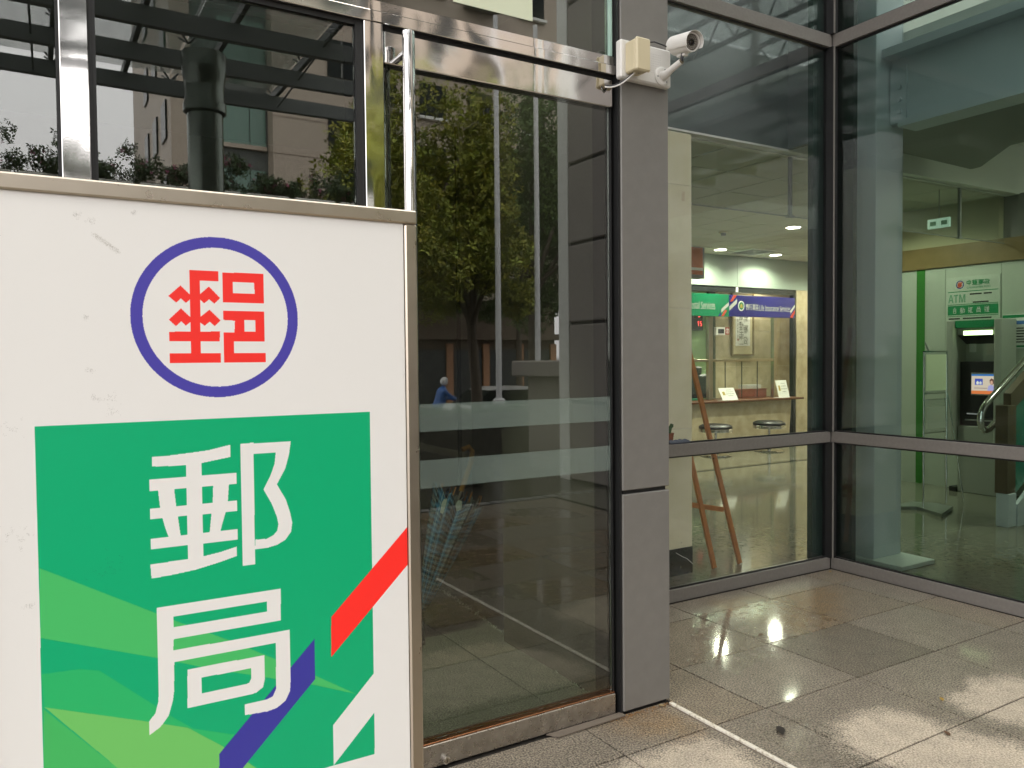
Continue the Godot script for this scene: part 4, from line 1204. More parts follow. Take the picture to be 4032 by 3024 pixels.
func screen(parent: Node) -> void:
	var im := Image.create(128, 96, false, Image.FORMAT_RGB8)
	im.fill(Color(0.86, 0.76, 0.70))
	im.fill_rect(Rect2i(0, 0, 128, 9), Color(0.22, 0.45, 0.72))
	im.fill_rect(Rect2i(0, 80, 128, 16), Color(0.90, 0.48, 0.28))
	im.fill_rect(Rect2i(18, 22, 42, 30), Color(0.28, 0.34, 0.72))
	fill_poly(im, v2([28, 50, 24, 40, 32, 32, 40, 40, 38, 50]), Color(0.92, 0.88, 0.86))
	fill_poly(im, v2([44, 50, 41, 40, 48, 33, 55, 40, 53, 50]), Color(0.85, 0.82, 0.84))
	im.fill_rect(Rect2i(14, 66, 70, 3), Color(0.55, 0.45, 0.50))
	fill_poly(im, v2([84, 80, 90, 56, 104, 50, 122, 58, 127, 80]), Color(0.68, 0.64, 0.84))
	fill_poly(im, v2([98, 44, 96, 28, 106, 20, 118, 26, 118, 44, 108, 52]), Color(0.40, 0.25, 0.22))
	fill_poly(im, v2([100, 44, 101, 32, 110, 30, 114, 42, 107, 51]), Color(0.86, 0.66, 0.58))
	var m := mat("screen_picture", Color(0, 0, 0), 0.3)
	var tex := ImageTexture.create_from_image(im)
	m.emission_enabled = true
	m.emission = Color(0, 0, 0)
	m.emission_texture = tex
	m.emission_energy_multiplier = 1.1
	var st := new_st()
	uv_quad(st, [Vector3(0, -0.1, -0.118), Vector3(0, -0.1, 0.118), Vector3(0, 0.1, 0.118), Vector3(0, 0.1, -0.118)], [Vector2(0, 1), Vector2(1, 1), Vector2(1, 0), Vector2(0, 0)], Vector3.LEFT)
	put(parent, "screen", st.commit(), m, Vector3(8.1495, 1.109, -4.387))

# ------------------------------------------------------------------ the post office sign
func build_sign() -> void:
	var z := -1.2
	var x0 := -0.081
	var x1 := 0.541
	var y0 := 0.14
	var y1 := 1.643
	var s := thing("post_office_sign", "white standing sign with a blue ring emblem and green panel in a steel frame", "sign", Vector3(0.23, 0, z))
	var fr: Material = M.brushed_steel
	bx(s, "frame_top", x0, x1, y1 - 0.022, y1, z - 0.055, z + 0.006, fr, 0.0025)
	bx(s, "frame_side", x0, x0 + 0.0215, y0, y1 - 0.0225, z - 0.055, z + 0.006, fr, 0.0025)
	bx(s, "frame_side", x1 - 0.0215, x1, y0, y1 - 0.0225, z - 0.055, z + 0.006, fr, 0.0025)
	bx(s, "frame_bottom", x0 + 0.022, x1 - 0.022, y0, y0 + 0.022, z - 0.055, z + 0.006, fr, 0.0025)
	bx(s, "back_panel", x0 + 0.022, x1 - 0.022, y0 + 0.0225, y1 - 0.0225, z - 0.05, z - 0.006, M.white_plastic)
	for x in [x0 + 0.06, x1 - 0.12]:
		bx(s, "foot", x, x + 0.06, 0.0, y0 - 0.0005, z - 0.25, z + 0.2, fr, 0.004)
	# the printed face
	var fx0 := x0 + 0.0222
	var fx1 := x1 - 0.0222
	var fy0 := y0 + 0.0222
	var fy1 := y1 - 0.0222
	var h := 2048
	var w := 1024
	var im := Image.create(w, h, false, Image.FORMAT_RGB8)
	var white := Color(0.895, 0.888, 0.872)
	im.fill(white)
	var px := func(list: Array) -> PackedVector2Array:
		var o := PackedVector2Array()
		for i in range(0, list.size(), 2):
			o.append(Vector2((list[i] / 10000.0 - fx0) / (fx1 - fx0) * w, (fy1 - list[i + 1] / 10000.0) / (fy1 - fy0) * h))
		return o
	var ring := func(r: float) -> Array:
		var o := []
		for k in 96:
			o.append(2300 + r * cos(TAU * k / 96))
			o.append(14643 + r * sin(TAU * k / 96))
		return o
	fill_poly(im, px.call(ring.call(1148.0)), Color(0.29, 0.26, 0.64), px.call(ring.call(996.0)))
	for p in SIGN_RED:
		fill_poly(im, px.call(p), Color(0.955, 0.20, 0.175))
	for p in SIGN_RED_HOLED:
		fill_poly(im, px.call(p[0]), Color(0.955, 0.20, 0.175), px.call(p[1]))
	fill_poly(im, px.call([0, 13190, 4590, 13190, 4570, 7660, -8, 7660]), Color(0.0, 0.665, 0.44))
	var tones := [Color(0.275, 0.735, 0.40), Color(0.15, 0.705, 0.405), Color(0.16, 0.71, 0.405), Color(0.435, 0.76, 0.39), Color(0.255, 0.71, 0.375)]
	for k in SIGN_FACETS.size():
		fill_poly(im, px.call(SIGN_FACETS[k]), tones[k])
	fill_poly(im, px.call(SIGN_WHITE_STRIPE), white)
	fill_poly(im, px.call([4575, 13300, 4720, 13300, 4720, 7000, 4573, 7000]), white)
	fill_poly(im, px.call(SIGN_BLUE_STRIPE), Color(0.235, 0.225, 0.60))
	fill_poly(im, px.call(SIGN_RED_STRIPE), Color(1.0, 0.19, 0.16))
	for p in SIGN_WHITE:
		fill_poly(im, px.call(p), white)
	for p in SIGN_WHITE_HOLED:
		fill_poly(im, px.call(p[0]), white, px.call(p[1]))
	# scuffs and grubby marks where the photograph has them, and fine dust
	var marks := [[-300, 11790, 260], [-190, 11760, 200], [-260, 13170, 200], [900, 13360, 170], [880, 13520, 110], [640, 13900, 90], [690, 13530, 70], [520, 15950, 60], [700, 15890, 60], [-400, 15600, 90], [820, 11240, 300], [790, 11190, 220], [620, 14600, 50], [1230, 16050, 40], [-120, 10850, 90]]
	var r := RandomNumberGenerator.new()
	r.seed = 12
	for m in marks:
		for k in 12:
			var q: PackedVector2Array = px.call([m[0] + r.randfn() * m[2] * 0.42, m[1] + r.randfn() * m[2] * 0.30])
			var c := Vector2i(q[0])
			for j in r.randi_range(2, 9):
				var at := c + Vector2i(r.randi_range(-2, 4), r.randi_range(-3, 2))
				if at.x > 0 and at.y > 0 and at.x < w and at.y < h:
					im.set_pixelv(at, im.get_pixelv(at).lerp(Color(0.30, 0.27, 0.24), r.randf_range(0.05, 0.26)))
	for k in 34:                                               # a rubbed streak beside the ring
		var q: PackedVector2Array = px.call([720 + 9 * k, 15720 - 6.5 * k])
		for j in 12:
			var at := Vector2i(q[0]) + Vector2i(r.randi_range(-2, 7), r.randi_range(-3, 4))
			im.set_pixelv(at, im.get_pixelv(at).lerp(Color(0.6, 0.58, 0.54), 0.35))
	for k in 500:
		var at := Vector2i(r.randi_range(0, w - 1), r.randi_range(0, h - 1))
		im.set_pixelv(at, im.get_pixelv(at).lerp(Color(0.35, 0.33, 0.3), r.randf_range(0.03, 0.16)))
	var m := mat("sign_print", Color(1, 1, 1), 0.3)
	m.albedo_texture = ImageTexture.create_from_image(im)
	var st := new_st()
	uv_quad(st, [Vector3(fx0, fy0, 0), Vector3(fx1, fy0, 0), Vector3(fx1, fy1, 0), Vector3(fx0, fy1, 0)], [Vector2(0, 1), Vector2(1, 1), Vector2(1, 0), Vector2(0, 0)], Vector3.BACK)
	var f := put(s, "printed_face", st.commit(), m, Vector3(0, 0, z))
	f.set_meta("label", "white printed face with red emblem, white characters on green and coloured stripes")

# ------------------------------------------------------------------ security camera on the pillar
func build_cctv() -> void:
	var board := thing("mounting_board", "white perforated board screwed to the top of the grey pillar", "board", Vector3(2.05, 2.46, -2.40))
	bx(board, "board", 1.927, 2.180, 2.462, 2.607, -2.4185, -2.385, M.white_plastic, 0.006)
	for i in 8:
		for j in 9:
			bx(board, "hole", 2.062 + 0.0085 * i, 2.0637 + 0.0085 * i, 2.505 + 0.0088 * j, 2.5067 + 0.0088 * j, -2.3852, -2.3846, M.grey_plastic)
	var box := thing("junction_box", "cream plastic junction box on the white mounting board", "junction box", Vector3(2.0, 2.46, -2.33))
	bx(box, "body", 1.946, 2.010, 2.476, 2.592, -2.3845, -2.327, M.cream_plastic, 0.005)
	bx(box, "cover", 1.943, 2.013, 2.472, 2.595, -2.3265, -2.312, M.cream_plastic, 0.006)
	tube(box, "screw", [Vector3(1.985, 2.4762, -2.352), Vector3(1.985, 2.4735, -2.352)], 0.004, M.brushed_steel, 8)
	var cable := thing("white_cable", "pair of thin cables drooping from the junction box to the door header", "cable", Vector3(1.95, 2.44, -2.36))
	for k in [[0.0, M.white_plastic], [0.0055, M.black_plastic]]:
		var p := []
		for i in 13:
			var t := i / 12.0
			p.append(Vector3(lerpf(1.972, 1.885, t), 2.478 - 0.050 * sin(t * PI * 0.62) + k[0], lerpf(-2.355, -2.43, t)))
		tube(cable, "wire", p, 0.003, k[1], 8)
	var cam := thing("security_camera", "white bullet security camera with a sun hood on a swivel arm", "security camera", Vector3(2.16, 2.5, -2.38))
	var fl := Vector3(2.128, 2.497, -2.3845)
	put(cam, "base", lathe_mesh([Vector2(0.036, 0), Vector2(0.036, 0.006), Vector2(0.030, 0.010), Vector2(0, 0.010)], 32), M.white_plastic, fl, Basis(Vector3.RIGHT, Vector3(0, 0, 1), Vector3(0, -1, 0)))
	for a in [70.0, 190.0, 310.0]:
		tube(cam, "screw", [fl + Vector3(cos(deg_to_rad(a)) * 0.027, sin(deg_to_rad(a)) * 0.027, 0.008), fl + Vector3(cos(deg_to_rad(a)) * 0.027, sin(deg_to_rad(a)) * 0.027, 0.0105)], 0.0035, M.grey_plastic, 8)
	var tip := fl + Vector3(0.012, 0.030, 0.098)
	tube(cam, "arm", [fl + Vector3(0, 0, 0.008), fl + Vector3(0.002, 0.002, 0.026), fl + Vector3(0.006, 0.014, 0.05), tip], [0.019, 0.0155, 0.0125, 0.0115], M.white_plastic, 20)
	tube(cam, "arm_end", [tip, tip + (tip - fl).normalized() * 0.003], 0.0105, mat("dirty_joint", srgb(0.14, 0.11, 0.06), 0.6), 16)
	var joint := tip + Vector3(0.004, 0.016, 0.004)
	tube(cam, "ball_joint", [tip, joint + Vector3(0, 0.014, 0)], 0.0065, M.black_plastic, 10)
	# the housing looks out over the plaza, to the viewer's right and a little down
	var ahead := Vector3(-0.12, -0.19, 0.97).normalized()
	var side := Vector3.UP.cross(ahead).normalized()
	var up := ahead.cross(side)
	var mid := joint + Vector3(0.004, 0.048, 0.0)
	var turn := Basis(side, ahead, side.cross(ahead))           # lathe height runs along "ahead"
	put(cam, "mount_plate", box_mesh(Vector3(0.020, 0.010, 0.05), 0.002), M.white_plastic, mid - up * 0.040, Basis(side, up, ahead))
	put(cam, "housing", lathe_mesh([Vector2(0, -0.055), Vector2(0.030, -0.055), Vector2(0.035, -0.048), Vector2(0.035, 0.052), Vector2(0.0335, 0.056), Vector2(0.030, 0.056), Vector2(0.030, 0.048)], 40), M.white_plastic, mid, turn)
	put(cam, "lens_plate", lathe_mesh([Vector2(0.030, 0.0482), Vector2(0.0, 0.0482)], 40), mat("lens_plate", srgb(0.10, 0.085, 0.065), 0.3), mid, turn)
	put(cam, "lens_ring", lathe_mesh([Vector2(0.0115, 0.0483), Vector2(0.0115, 0.053), Vector2(0.009, 0.053), Vector2(0.009, 0.0490)], 24), M.black_plastic, mid, turn)
	put(cam, "lens", lathe_mesh([Vector2(0.009, 0.0495), Vector2(0.006, 0.0515), Vector2(0, 0.0525)], 24), mat("lens_glass", srgb(0.012, 0.006, 0.006), 0.05), mid, turn)
	for ring in [[0.0165, 12], [0.0228, 18]]:
		for k in ring[1]:
			var a: float = TAU * k / ring[1]
			var c: Vector3 = mid + ahead * 0.0485 + side * cos(a) * ring[0] + up * sin(a) * ring[0]
			put(cam, "infrared_bulb", lathe_mesh([Vector2(0.0027, 0), Vector2(0.0026, 0.002), Vector2(0.0015, 0.0036), Vector2(0, 0.004)], 8), mat("clear_bulb", srgb(0.30, 0.28, 0.25), 0.1), c, turn)
	# sun hood: the upper part of a wider tube, longer than the housing
	var st := new_st()
	for i in 24:
		var a0 := deg_to_rad(lerpf(-28.0, 208.0, i / 24.0))
		var a1 := deg_to_rad(lerpf(-28.0, 208.0, (i + 1) / 24.0))
		var d0 := side * cos(a0) + up * sin(a0)
		var d1 := side * cos(a1) + up * sin(a1)
		var b := -ahead * 0.06
		var f := ahead * 0.072
		quad(st, d0 * 0.0395 + b, d1 * 0.0395 + b, d1 * 0.0395 + f, d0 * 0.0395 + f, (d0 + d1).normalized())
		quad(st, d0 * 0.038 + b, d1 * 0.038 + b, d1 * 0.038 + f, d0 * 0.038 + f, -(d0 + d1).normalized())
		quad(st, d0 * 0.038 + f, d1 * 0.038 + f, d1 * 0.0395 + f, d0 * 0.0395 + f, ahead)
	put(cam, "sun_hood", st.commit(), M.white_plastic, mid)
	var lead := thing("black_cable", "black cable arching from behind the junction box to the security camera", "cable", Vector3(2.06, 2.6, -2.38))
	tube(lead, "wire", [Vector3(2.012, 2.590, -2.372), Vector3(2.04, 2.606, -2.365), Vector3(2.07, 2.612, -2.36), Vector3(2.10, 2.604, -2.35), Vector3(2.125, 2.594, -2.34), mid - ahead * 0.053], 0.0028, M.black_plastic, 8)
	var web := thing("thin_wire", "thin stray wire running from the camera hood up to the window transom", "wire", Vector3(2.3, 2.6, -2.4))
	tube(web, "wire", [mid + side * 0.039 + ahead * 0.05, Vector3(2.62, 2.76, -2.72)], 0.0006, M.grey_plastic, 6)

# ------------------------------------------------------------------ canopy over the plaza (seen in the glass)
func build_canopy() -> void:
	var cs: Material = M.canopy_steel
	var c := thing("entrance_canopy", "dark steel and glass entrance canopy mirrored in the front glass", "canopy", Vector3(1.8, 0, 5.0))
	for x in [1.80]:
		put(c, "column", lathe_mesh([Vector2(0.20, 0.0), Vector2(0.20, 4.35)], 32), mat("column_steel", Color(0.42, 0.45, 0.42), 0.25, 0.9), Vector3(x, 0, 5.0))
		put(c, "capital", lathe_mesh([Vector2(0.21, 4.30), Vector2(0.24, 4.32), Vector2(0.24, 4.42), Vector2(0.22, 4.44), Vector2(0.22, 4.62), Vector2(0.25, 4.82), Vector2(0.25, 5.0), Vector2(0, 5.0)], 32), M.column_steel, Vector3(x, 0, 5.0))
	# tapered girders along the front, rafters across
	for z in [-0.6, 1.6, 3.3, 5.0, 6.2, 7.4]:
		for e in [[-6.0, 0.16], [0.366 * (z + 4.9) - 1.8 if z > 1.5 else 3.6, 0.2]]:
			put(c, "girder", prism_mesh(v2([0, 5.22, e[0], 5.44 - e[1], e[0], 5.44, 0, 5.44]), 0.10), cs, Vector3(1.8, 0, z))
	for x in [-4.2, -3.3, -2.4, -1.5, -0.6, 0.3, 1.2, 2.2, 3.3]:
		put(c, "rafter", box_mesh(Vector3(0.06, 0.11, 9.6)), cs, Vector3(x, 5.52, 3.0))
	put(c, "rafter", box_mesh(Vector3(0.08, 0.14, 3.2)), cs, Vector3(5.3, 5.52, -0.2))
	for x in [-3.3, 0.3, 3.5]:
		tube(c, "tie_rod", [Vector3(x - 0.4, 5.6, -1.5), Vector3(x - 0.2, 5.28, 7.6)], 0.014, cs, 6)
	for i in 7:
		for j in 6:
			if i > 4:
				continue
			var x0 := -4.15 + 1.5 * i
			var z0 := -1.75 + 1.6 * j
			bx(c, "glass_panel", x0, x0 + 1.47, 5.66, 5.675, z0, z0 + 1.57, M.canopy_glass)
			var ctr := Vector3(x0 + 1.485, 5.62, z0 + 1.585)
			for k in 4:
				tube(c, "spider_arm", [ctr - Vector3(0, 0.06, 0), ctr + Vector3(cos(PI / 4 + PI / 2 * k), 0.2, sin(PI / 4 + PI / 2 * k)) * 0.14], 0.014, cs, 6)
	# the stone wing that closes the recess on the street side
	var w := thing("stone_wing", "grey stone clad wall end beyond the side window, with grooved courses", "wall", Vector3(5.3, 0, 2.2))
	bx(w, "return_core", 4.50, 5.27, 0.0, 9.0, 0.625, 0.78, M.stone_wall)
	bx(w, "core", 5.30, 6.2, 0.0, 9.0, 0.64, 2.55, mat("groove_dark", srgb(0.06, 0.055, 0.05), 0.9))
	for k in 10:
		bx(w, "stone_course", 5.28, 6.22, 0.02 + 0.9 * k, 0.885 + 0.9 * k, 0.62, 2.57, M.stone_wall, 0.012)
	var pl := thing("stone_plinth", "low square stone plinth with a cap at the edge of the plaza", "plinth", Vector3(6.5, 0, 4.4))
	bx(pl, "block", 6.25, 7.4, -0.9, 1.15, 4.0, 5.0, M.stone_wall, 0.01)
	bx(pl, "cap", 6.05, 7.6, 1.151, 1.38, 3.85, 5.15, M.stone_wall, 0.02)
	tube(pl, "lamp_bracket", [Vector3(6.5, 2.2, 2.62), Vector3(6.5, 2.2, 2.62) + Vector3(0, 0, 0.1)], 0.02, cs, 8)

# ------------------------------------------------------------------ street side, seen mirrored in the glass
func leaf_mesh(size: float) -> Mesh:
	var st := new_st()
	for k in 5:
		var a := TAU * k / 5.0 + 0.4
		var d := Vector3(cos(a), 0.35 * sin(a * 2.0), sin(a))
		var s := Vector3(-sin(a), 0.3, cos(a)) * 0.22
		var n := d.cross(s).normalized()
		quad(st, d * size * 0.1, (d * 0.55 + s) * size, d * size * 1.05, (d * 0.55 - s) * size, n)
	return st.commit()

func foliage(parent: Node, called: String, blobs: Array, count: int, size: float, tone: Color, spread: float, sd: int) -> void:
	var r := RandomNumberGenerator.new()
	r.seed = sd
	var m := mat("leaf_%d" % int(tone.h * 1000), Color(1, 1, 1), 0.6)
	m.vertex_color_use_as_albedo = true
	m.backlight_enabled = true
	m.backlight = Color(0.35, 0.4, 0.2)
	var key := "leaf%.3f" % size
	if not mesh_cache.has(key):
		mesh_cache[key] = leaf_mesh(size)
	var mm := MultiMesh.new()
	mm.transform_format = MultiMesh.TRANSFORM_3D
	mm.use_colors = true
	mm.mesh = mesh_cache[key]
	mm.instance_count = count
	for i in count:
		var b: Array = blobs[r.randi_range(0, blobs.size() - 1)]
		var d := Vector3(r.randfn(), r.randfn(), r.randfn()).normalized() * pow(r.randf(), 0.45)
		var p: Vector3 = b[0] + d * b[1]
		var t := Transform3D(Basis(Vector3(r.randfn(), r.randfn(), r.randfn()).normalized(), r.randf() * TAU).scaled(Vector3.ONE * r.randf_range(0.6, 1.3)), p - origin(parent))
		mm.set_instance_transform(i, t)
		var v := r.randf_range(1.0 - spread, 1.0 + spread)
		mm.set_instance_color(i, Color(tone.r * v * r.randf_range(0.85, 1.15), tone.g * v, tone.b * v))
	var o := MultiMeshInstance3D.new()
	o.name = called
	o.multimesh = mm
	o.material_override = m
	o.set_meta("kind", "stuff")
	parent.add_child(o, true)

func tree(label: String, at: Vector3, height: float, crown: float, tone: Color, sd: int, lean := Vector3.ZERO) -> void:
	var r := RandomNumberGenerator.new()
	r.seed = sd
	var t := thing("street_tree", label, "tree", at, "trees along the plaza edge")
	var fork := at + Vector3(0, height * 0.42, 0) + lean * 0.5
	tube(t, "trunk", [at, at + Vector3(0, height * 0.2, 0) + lean * 0.2, fork, at + Vector3(0, height * 0.7, 0) + lean], [0.17, 0.14, 0.11, 0.05], M.bark, 10)
	var blobs := []
	for k in 9:
		var a := TAU * k / 9.0 + r.randf()
		var end := at + lean + Vector3(cos(a) * crown * r.randf_range(0.35, 0.85), height * r.randf_range(0.5, 0.95), sin(a) * crown * r.randf_range(0.35, 0.85))
		tube(t, "limb", [fork - Vector3(0, r.randf() * 0.4, 0), (fork + end) / 2.0 + Vector3(0, 0.25, 0), end], [0.07, 0.05, 0.02], M.bark, 6)
		blobs.append([end, crown * r.randf_range(0.28, 0.48)])
		blobs.append([end - Vector3(0, crown * 0.35, 0) + Vector3(r.randfn(), 0, r.randfn()) * 0.3, crown * r.randf_range(0.18, 0.34)])
	blobs.append([at + lean + Vector3(0, height * 0.9, 0), crown * 0.5])
	foliage(t, "crown", blobs, 6500, 0.13, tone, 0.45, sd + 1)

func build_street() -> void:
	var y := -0.9
	structure(bx(self, "street_kerb", -40, 60, y, y + 0.13, 13.4, 13.7, M.stone_wall))
	structure(bx(self, "far_pavement", -40, 60, y, y + 0.12, 24.0, 30.0, M.stone_wall))
	# hedge and low wall round the plaza
	var p := thing("planter_wall", "low dark stone planter wall with clipped hedge at the plaza edge", "planter", Vector3(8, 0, 9.5))
	bx(p, "wall", 4.0, 4.25, -0.004, 0.32, 2.75, 9.2, M.stone_dark, 0.01)
	bx(p, "wall", 4.25, 16.0, -0.9, 0.32, 9.0, 9.25, M.stone_dark, 0.01)
	bx(p, "soil_bed", 4.26, 16.0, -0.9, 0.22, 9.26, 10.3, M.soil)
	var hb := []
	for k in 26:
		hb.append([Vector3(4.4 + 0.45 * k, 0.20, 9.8), 0.24])
	foliage(p, "hedge", hb, 5200, 0.07, Color(0.05, 0.10, 0.02), 0.4, 90)
	# three white poles
	for k in 3:
		var f := thing("flag_pole", "tall white flag pole standing in a row of three before the trees", "pole", Vector3(8.94 + 1.045 * k, 0, 10.5), "row of three white flag poles")
		put(f, "shaft", lathe_mesh([Vector2(0.07, -0.9), Vector2(0.062, 4.0), Vector2(0.05, 9.0), Vector2(0, 9.02)], 16), mat("pole_white", srgb(0.60, 0.60, 0.60), 0.5), f.position)
		put(f, "foot", lathe_mesh([Vector2(0.14, -0.9), Vector2(0.14, 0.50), Vector2(0.09, 0.54), Vector2(0.07, 0.54)], 16), M.pole_white, f.position)
	# trees
	var gold := Color(0.24, 0.25, 0.03)
	var green := Color(0.07, 0.12, 0.022)
	tree("yellow green street tree with drooping crown near the apartment house", Vector3(7.3, y, 12.3), 9.0, 2.5, gold, 101, Vector3(0.3, 0, 0))
	tree("yellow green street tree leaning over the white poles", Vector3(9.6, y, 12.6), 8.0, 2.3, gold, 111, Vector3(-0.5, 0, 0))
	tree("dark green street tree behind the white poles", Vector3(12.4, y, 14.5), 10.5, 3.0, green, 121)
	tree("dark leafy street tree beyond the stone wing", Vector3(15.5, y, 16.5), 9.5, 3.2, green, 131)
	tree("broad dark tree across the street", Vector3(13.5, y, 25.5), 11.0, 3.6, green, 141)
	tree("round dark tree across the street by the orange wall", Vector3(19.0, y, 26.0), 10.0, 3.6, green, 151)
	# flowering shrubs in boxes before the canopy
	var gw := thing("terrace_wall", "high plain stone wall of a raised terrace facing the entrance", "wall", Vector3(0, 0, 9.8))
	for k in 9:
		for j in 5:
			bx(gw, "stone_block", -6.0 + 1.25 * k, -4.756 + 1.25 * k, 0.8 * j, 0.8 * j + 0.794, 9.35, 10.15, M.stone_wall, 0.008)
	for k in 12:
		var at := Vector3(-4.0 + 0.85 * k, 4.0, 9.75)
		var s := thing("flower_box", "pale planter box with a pink flowering shrub on the terrace wall", "planter", at, "planter boxes with pink flowering shrubs")
		bx(s, "box", at.x - 0.38, at.x + 0.38, 4.0, 4.36, at.z - 0.3, at.z + 0.3, mat("planter_pale", srgb(0.55, 0.55, 0.50), 0.6), 0.02)
		bx(s, "earth", at.x - 0.34, at.x + 0.34, 4.3605, 4.375, at.z - 0.26, at.z + 0.26, M.soil)
		var bl := []
		for j in 9:
			bl.append([at + Vector3(rng.randf_range(-0.45, 0.45), 0.45 + rng.randf() * rng.randf() * 0.75, rng.randf_range(-0.25, 0.25)), 0.2])
		foliage(s, "leaves", bl, 520, 0.06, Color(0.04, 0.07, 0.02), 0.4, 200 + k)
		foliage(s, "flowers", bl.slice(4), 26, 0.045, Color(0.42, 0.06, 0.18), 0.3, 300 + k)
	build_apartments()
	# orange brick shop wall and dark building beyond the trees
	var shop := thing("low_building", "low brown street building with an open passage across the road", "building", Vector3(18, y, 31))
	bx(shop, "wall", 13.2, 24.0, y + 0.12, 4.4, 30.5, 36.0, mat("brown_wall", srgb(0.11, 0.08, 0.055), 0.8))
	for k in 5:
		bx(shop, "shop_front", 13.8 + 2.05 * k, 15.4 + 2.05 * k, y + 0.13, 1.9, 30.40, 30.495, M.black_panel)
		bx(shop, "pier", 15.42 + 2.05 * k, 15.78 + 2.05 * k, y + 0.13, 2.2, 30.3, 30.49, mat("orange_pier", srgb(0.36, 0.19, 0.10), 0.7))
	bx(shop, "awning", 13.0, 24.2, 2.4, 2.7, 29.8, 30.49, M.brown_wall)
	car("white parked car with a dark window band, across from the flag poles", Vector3(12.9, y, 16.4), srgb(0.62, 0.62, 0.60))
	car("grey parked car beside the plaza hedge", Vector3(18.2, y, 16.6), srgb(0.20, 0.21, 0.22))
	rider(Vector3(11.4, y, 18.2))

func build_apartments() -> void:
	var y := -0.78
	var a := thing("apartment_house", "tall beige tiled apartment house with dark windows and a glazed bay", "building", Vector3(9, y, 30))
	var bt: Material = M.beige_tile
	bx(a, "side_wing", 5.1, 5.9, y, 34.0, 30.6, 44.0, bt)
	bx(a, "bay_back", 5.9, 9.1, y, 34.0, 30.9, 44.0, mat("bay_frame", srgb(0.10, 0.11, 0.10), 0.6))
	bx(a, "main_wall", 9.1, 13.0, y, 34.0, 30.0, 44.0, bt)
	bx(a, "long_wall", 13.01, 30.0, 4.6, 34.0, 33.0, 46.0, bt)
	var pane := mat("house_glass", srgb(0.012, 0.016, 0.016), 0.2)
	pane.metallic_specular = 0.25
	var teal := mat("bay_glass", srgb(0.16, 0.27, 0.22), 0.12)
	for k in 10:
		var fy := 1.2 + 3.2 * k
		for q in [[7.0, 8.3], [8.34, 9.0]]:
			var p := bx(a, "bay_window", q[0], q[1], fy, fy + 2.15, 30.84, 30.899, teal)
			bx(p, "sill", q[0] - 0.02, q[1] + 0.02, fy - 0.18, fy - 0.001, 30.70, 30.899, M.beige_tile)
		for q in [[11.55, 13.0 - 0.05]]:
			var p := bx(a, "window", q[0], q[1], fy + 0.1, fy + 1.75, 29.93, 29.999, pane)
			bx(p, "frame", q[0] + 0.62, q[0] + 0.67, fy + 0.1, fy + 1.75, 29.90, 29.929, M.grey_plastic)
		for q in [31.6, 34.4, 37.4]:
			bx(a, "window", 5.02, 5.099, fy + 0.1, fy + 1.7, q, q + 1.3, pane)
		for q in [14.6, 17.4, 20.2, 23.6]:
			if fy < 5.0:
				continue
			var p := bx(a, "window", q, q + 1.5, fy, fy + 1.7, 32.93, 32.999, pane)
			bx(p, "sill", q - 0.1, q + 1.6, fy - 0.15, fy - 0.001, 32.75, 32.999, M.white_paint)
			if int(q) % 2 == 0:
				bx(a, "balcony", q - 0.2, q + 1.8, fy - 0.35, fy - 0.16, 31.9, 32.999, M.stone_wall)
				for b in 8:
					bx(a, "baluster", q - 0.15 + 0.26 * b, q - 0.12 + 0.26 * b, fy - 0.159, fy + 0.75, 31.93, 31.96, M.canopy_steel)
	for k in 20:
		bx(a, "course_line", 9.1, 13.0, 0.8 + 1.6 * k, 0.84 + 1.6 * k, 29.985, 29.9995, mat("course_shade", srgb(0.30, 0.23, 0.18), 0.7))

func car(label: String, at: Vector3, paint: Color) -> void:
	var c := thing("parked_car", label, "car", at, "cars parked on the street")
	var pm := mat("car_paint_%d" % int(paint.r * 1000), paint, 0.25)
	pm.clearcoat_enabled = true
	put(c, "body", prism_mesh(v2([-2.2, 0.25, 2.2, 0.25, 2.25, 0.6, 2.1, 0.82, 1.3, 0.92, -1.95, 0.95, -2.2, 0.75]), 1.7), pm, at + Vector3(0, 0, -0.85))
	put(c, "roof", prism_mesh(v2([-1.25, 1.38, -0.9, 1.46, 0.3, 1.46, 0.62, 1.38]), 1.4), pm, at + Vector3(0, 0, -0.7))
	put(c, "window_band", prism_mesh(v2([-1.85, 0.951, 1.25, 0.93, 0.6, 1.379, -1.25, 1.379]), 1.46), M.house_glass, at + Vector3(0, 0.0, -0.73))
	for x in [-1.35, 1.4]:
		for z in [-0.86, 0.70]:
			var wheel := tube(c, "wheel", [at + Vector3(x, 0.32, z), at + Vector3(x, 0.32, z + 0.18)], 0.32, M.black_plastic, 20)
			tube(wheel, "rim", [at + Vector3(x, 0.32, z - 0.012), at + Vector3(x, 0.32, z + 0.192)], 0.19, M.brushed_steel, 16)
	for z in [-0.6, 0.5]:
		bx(c, "headlight", at.x + 2.14, at.x + 2.26, at.y + 0.6, at.y + 0.72, at.z + z - 0.12, at.z + z + 0.12, M.white_plastic, 0.02)

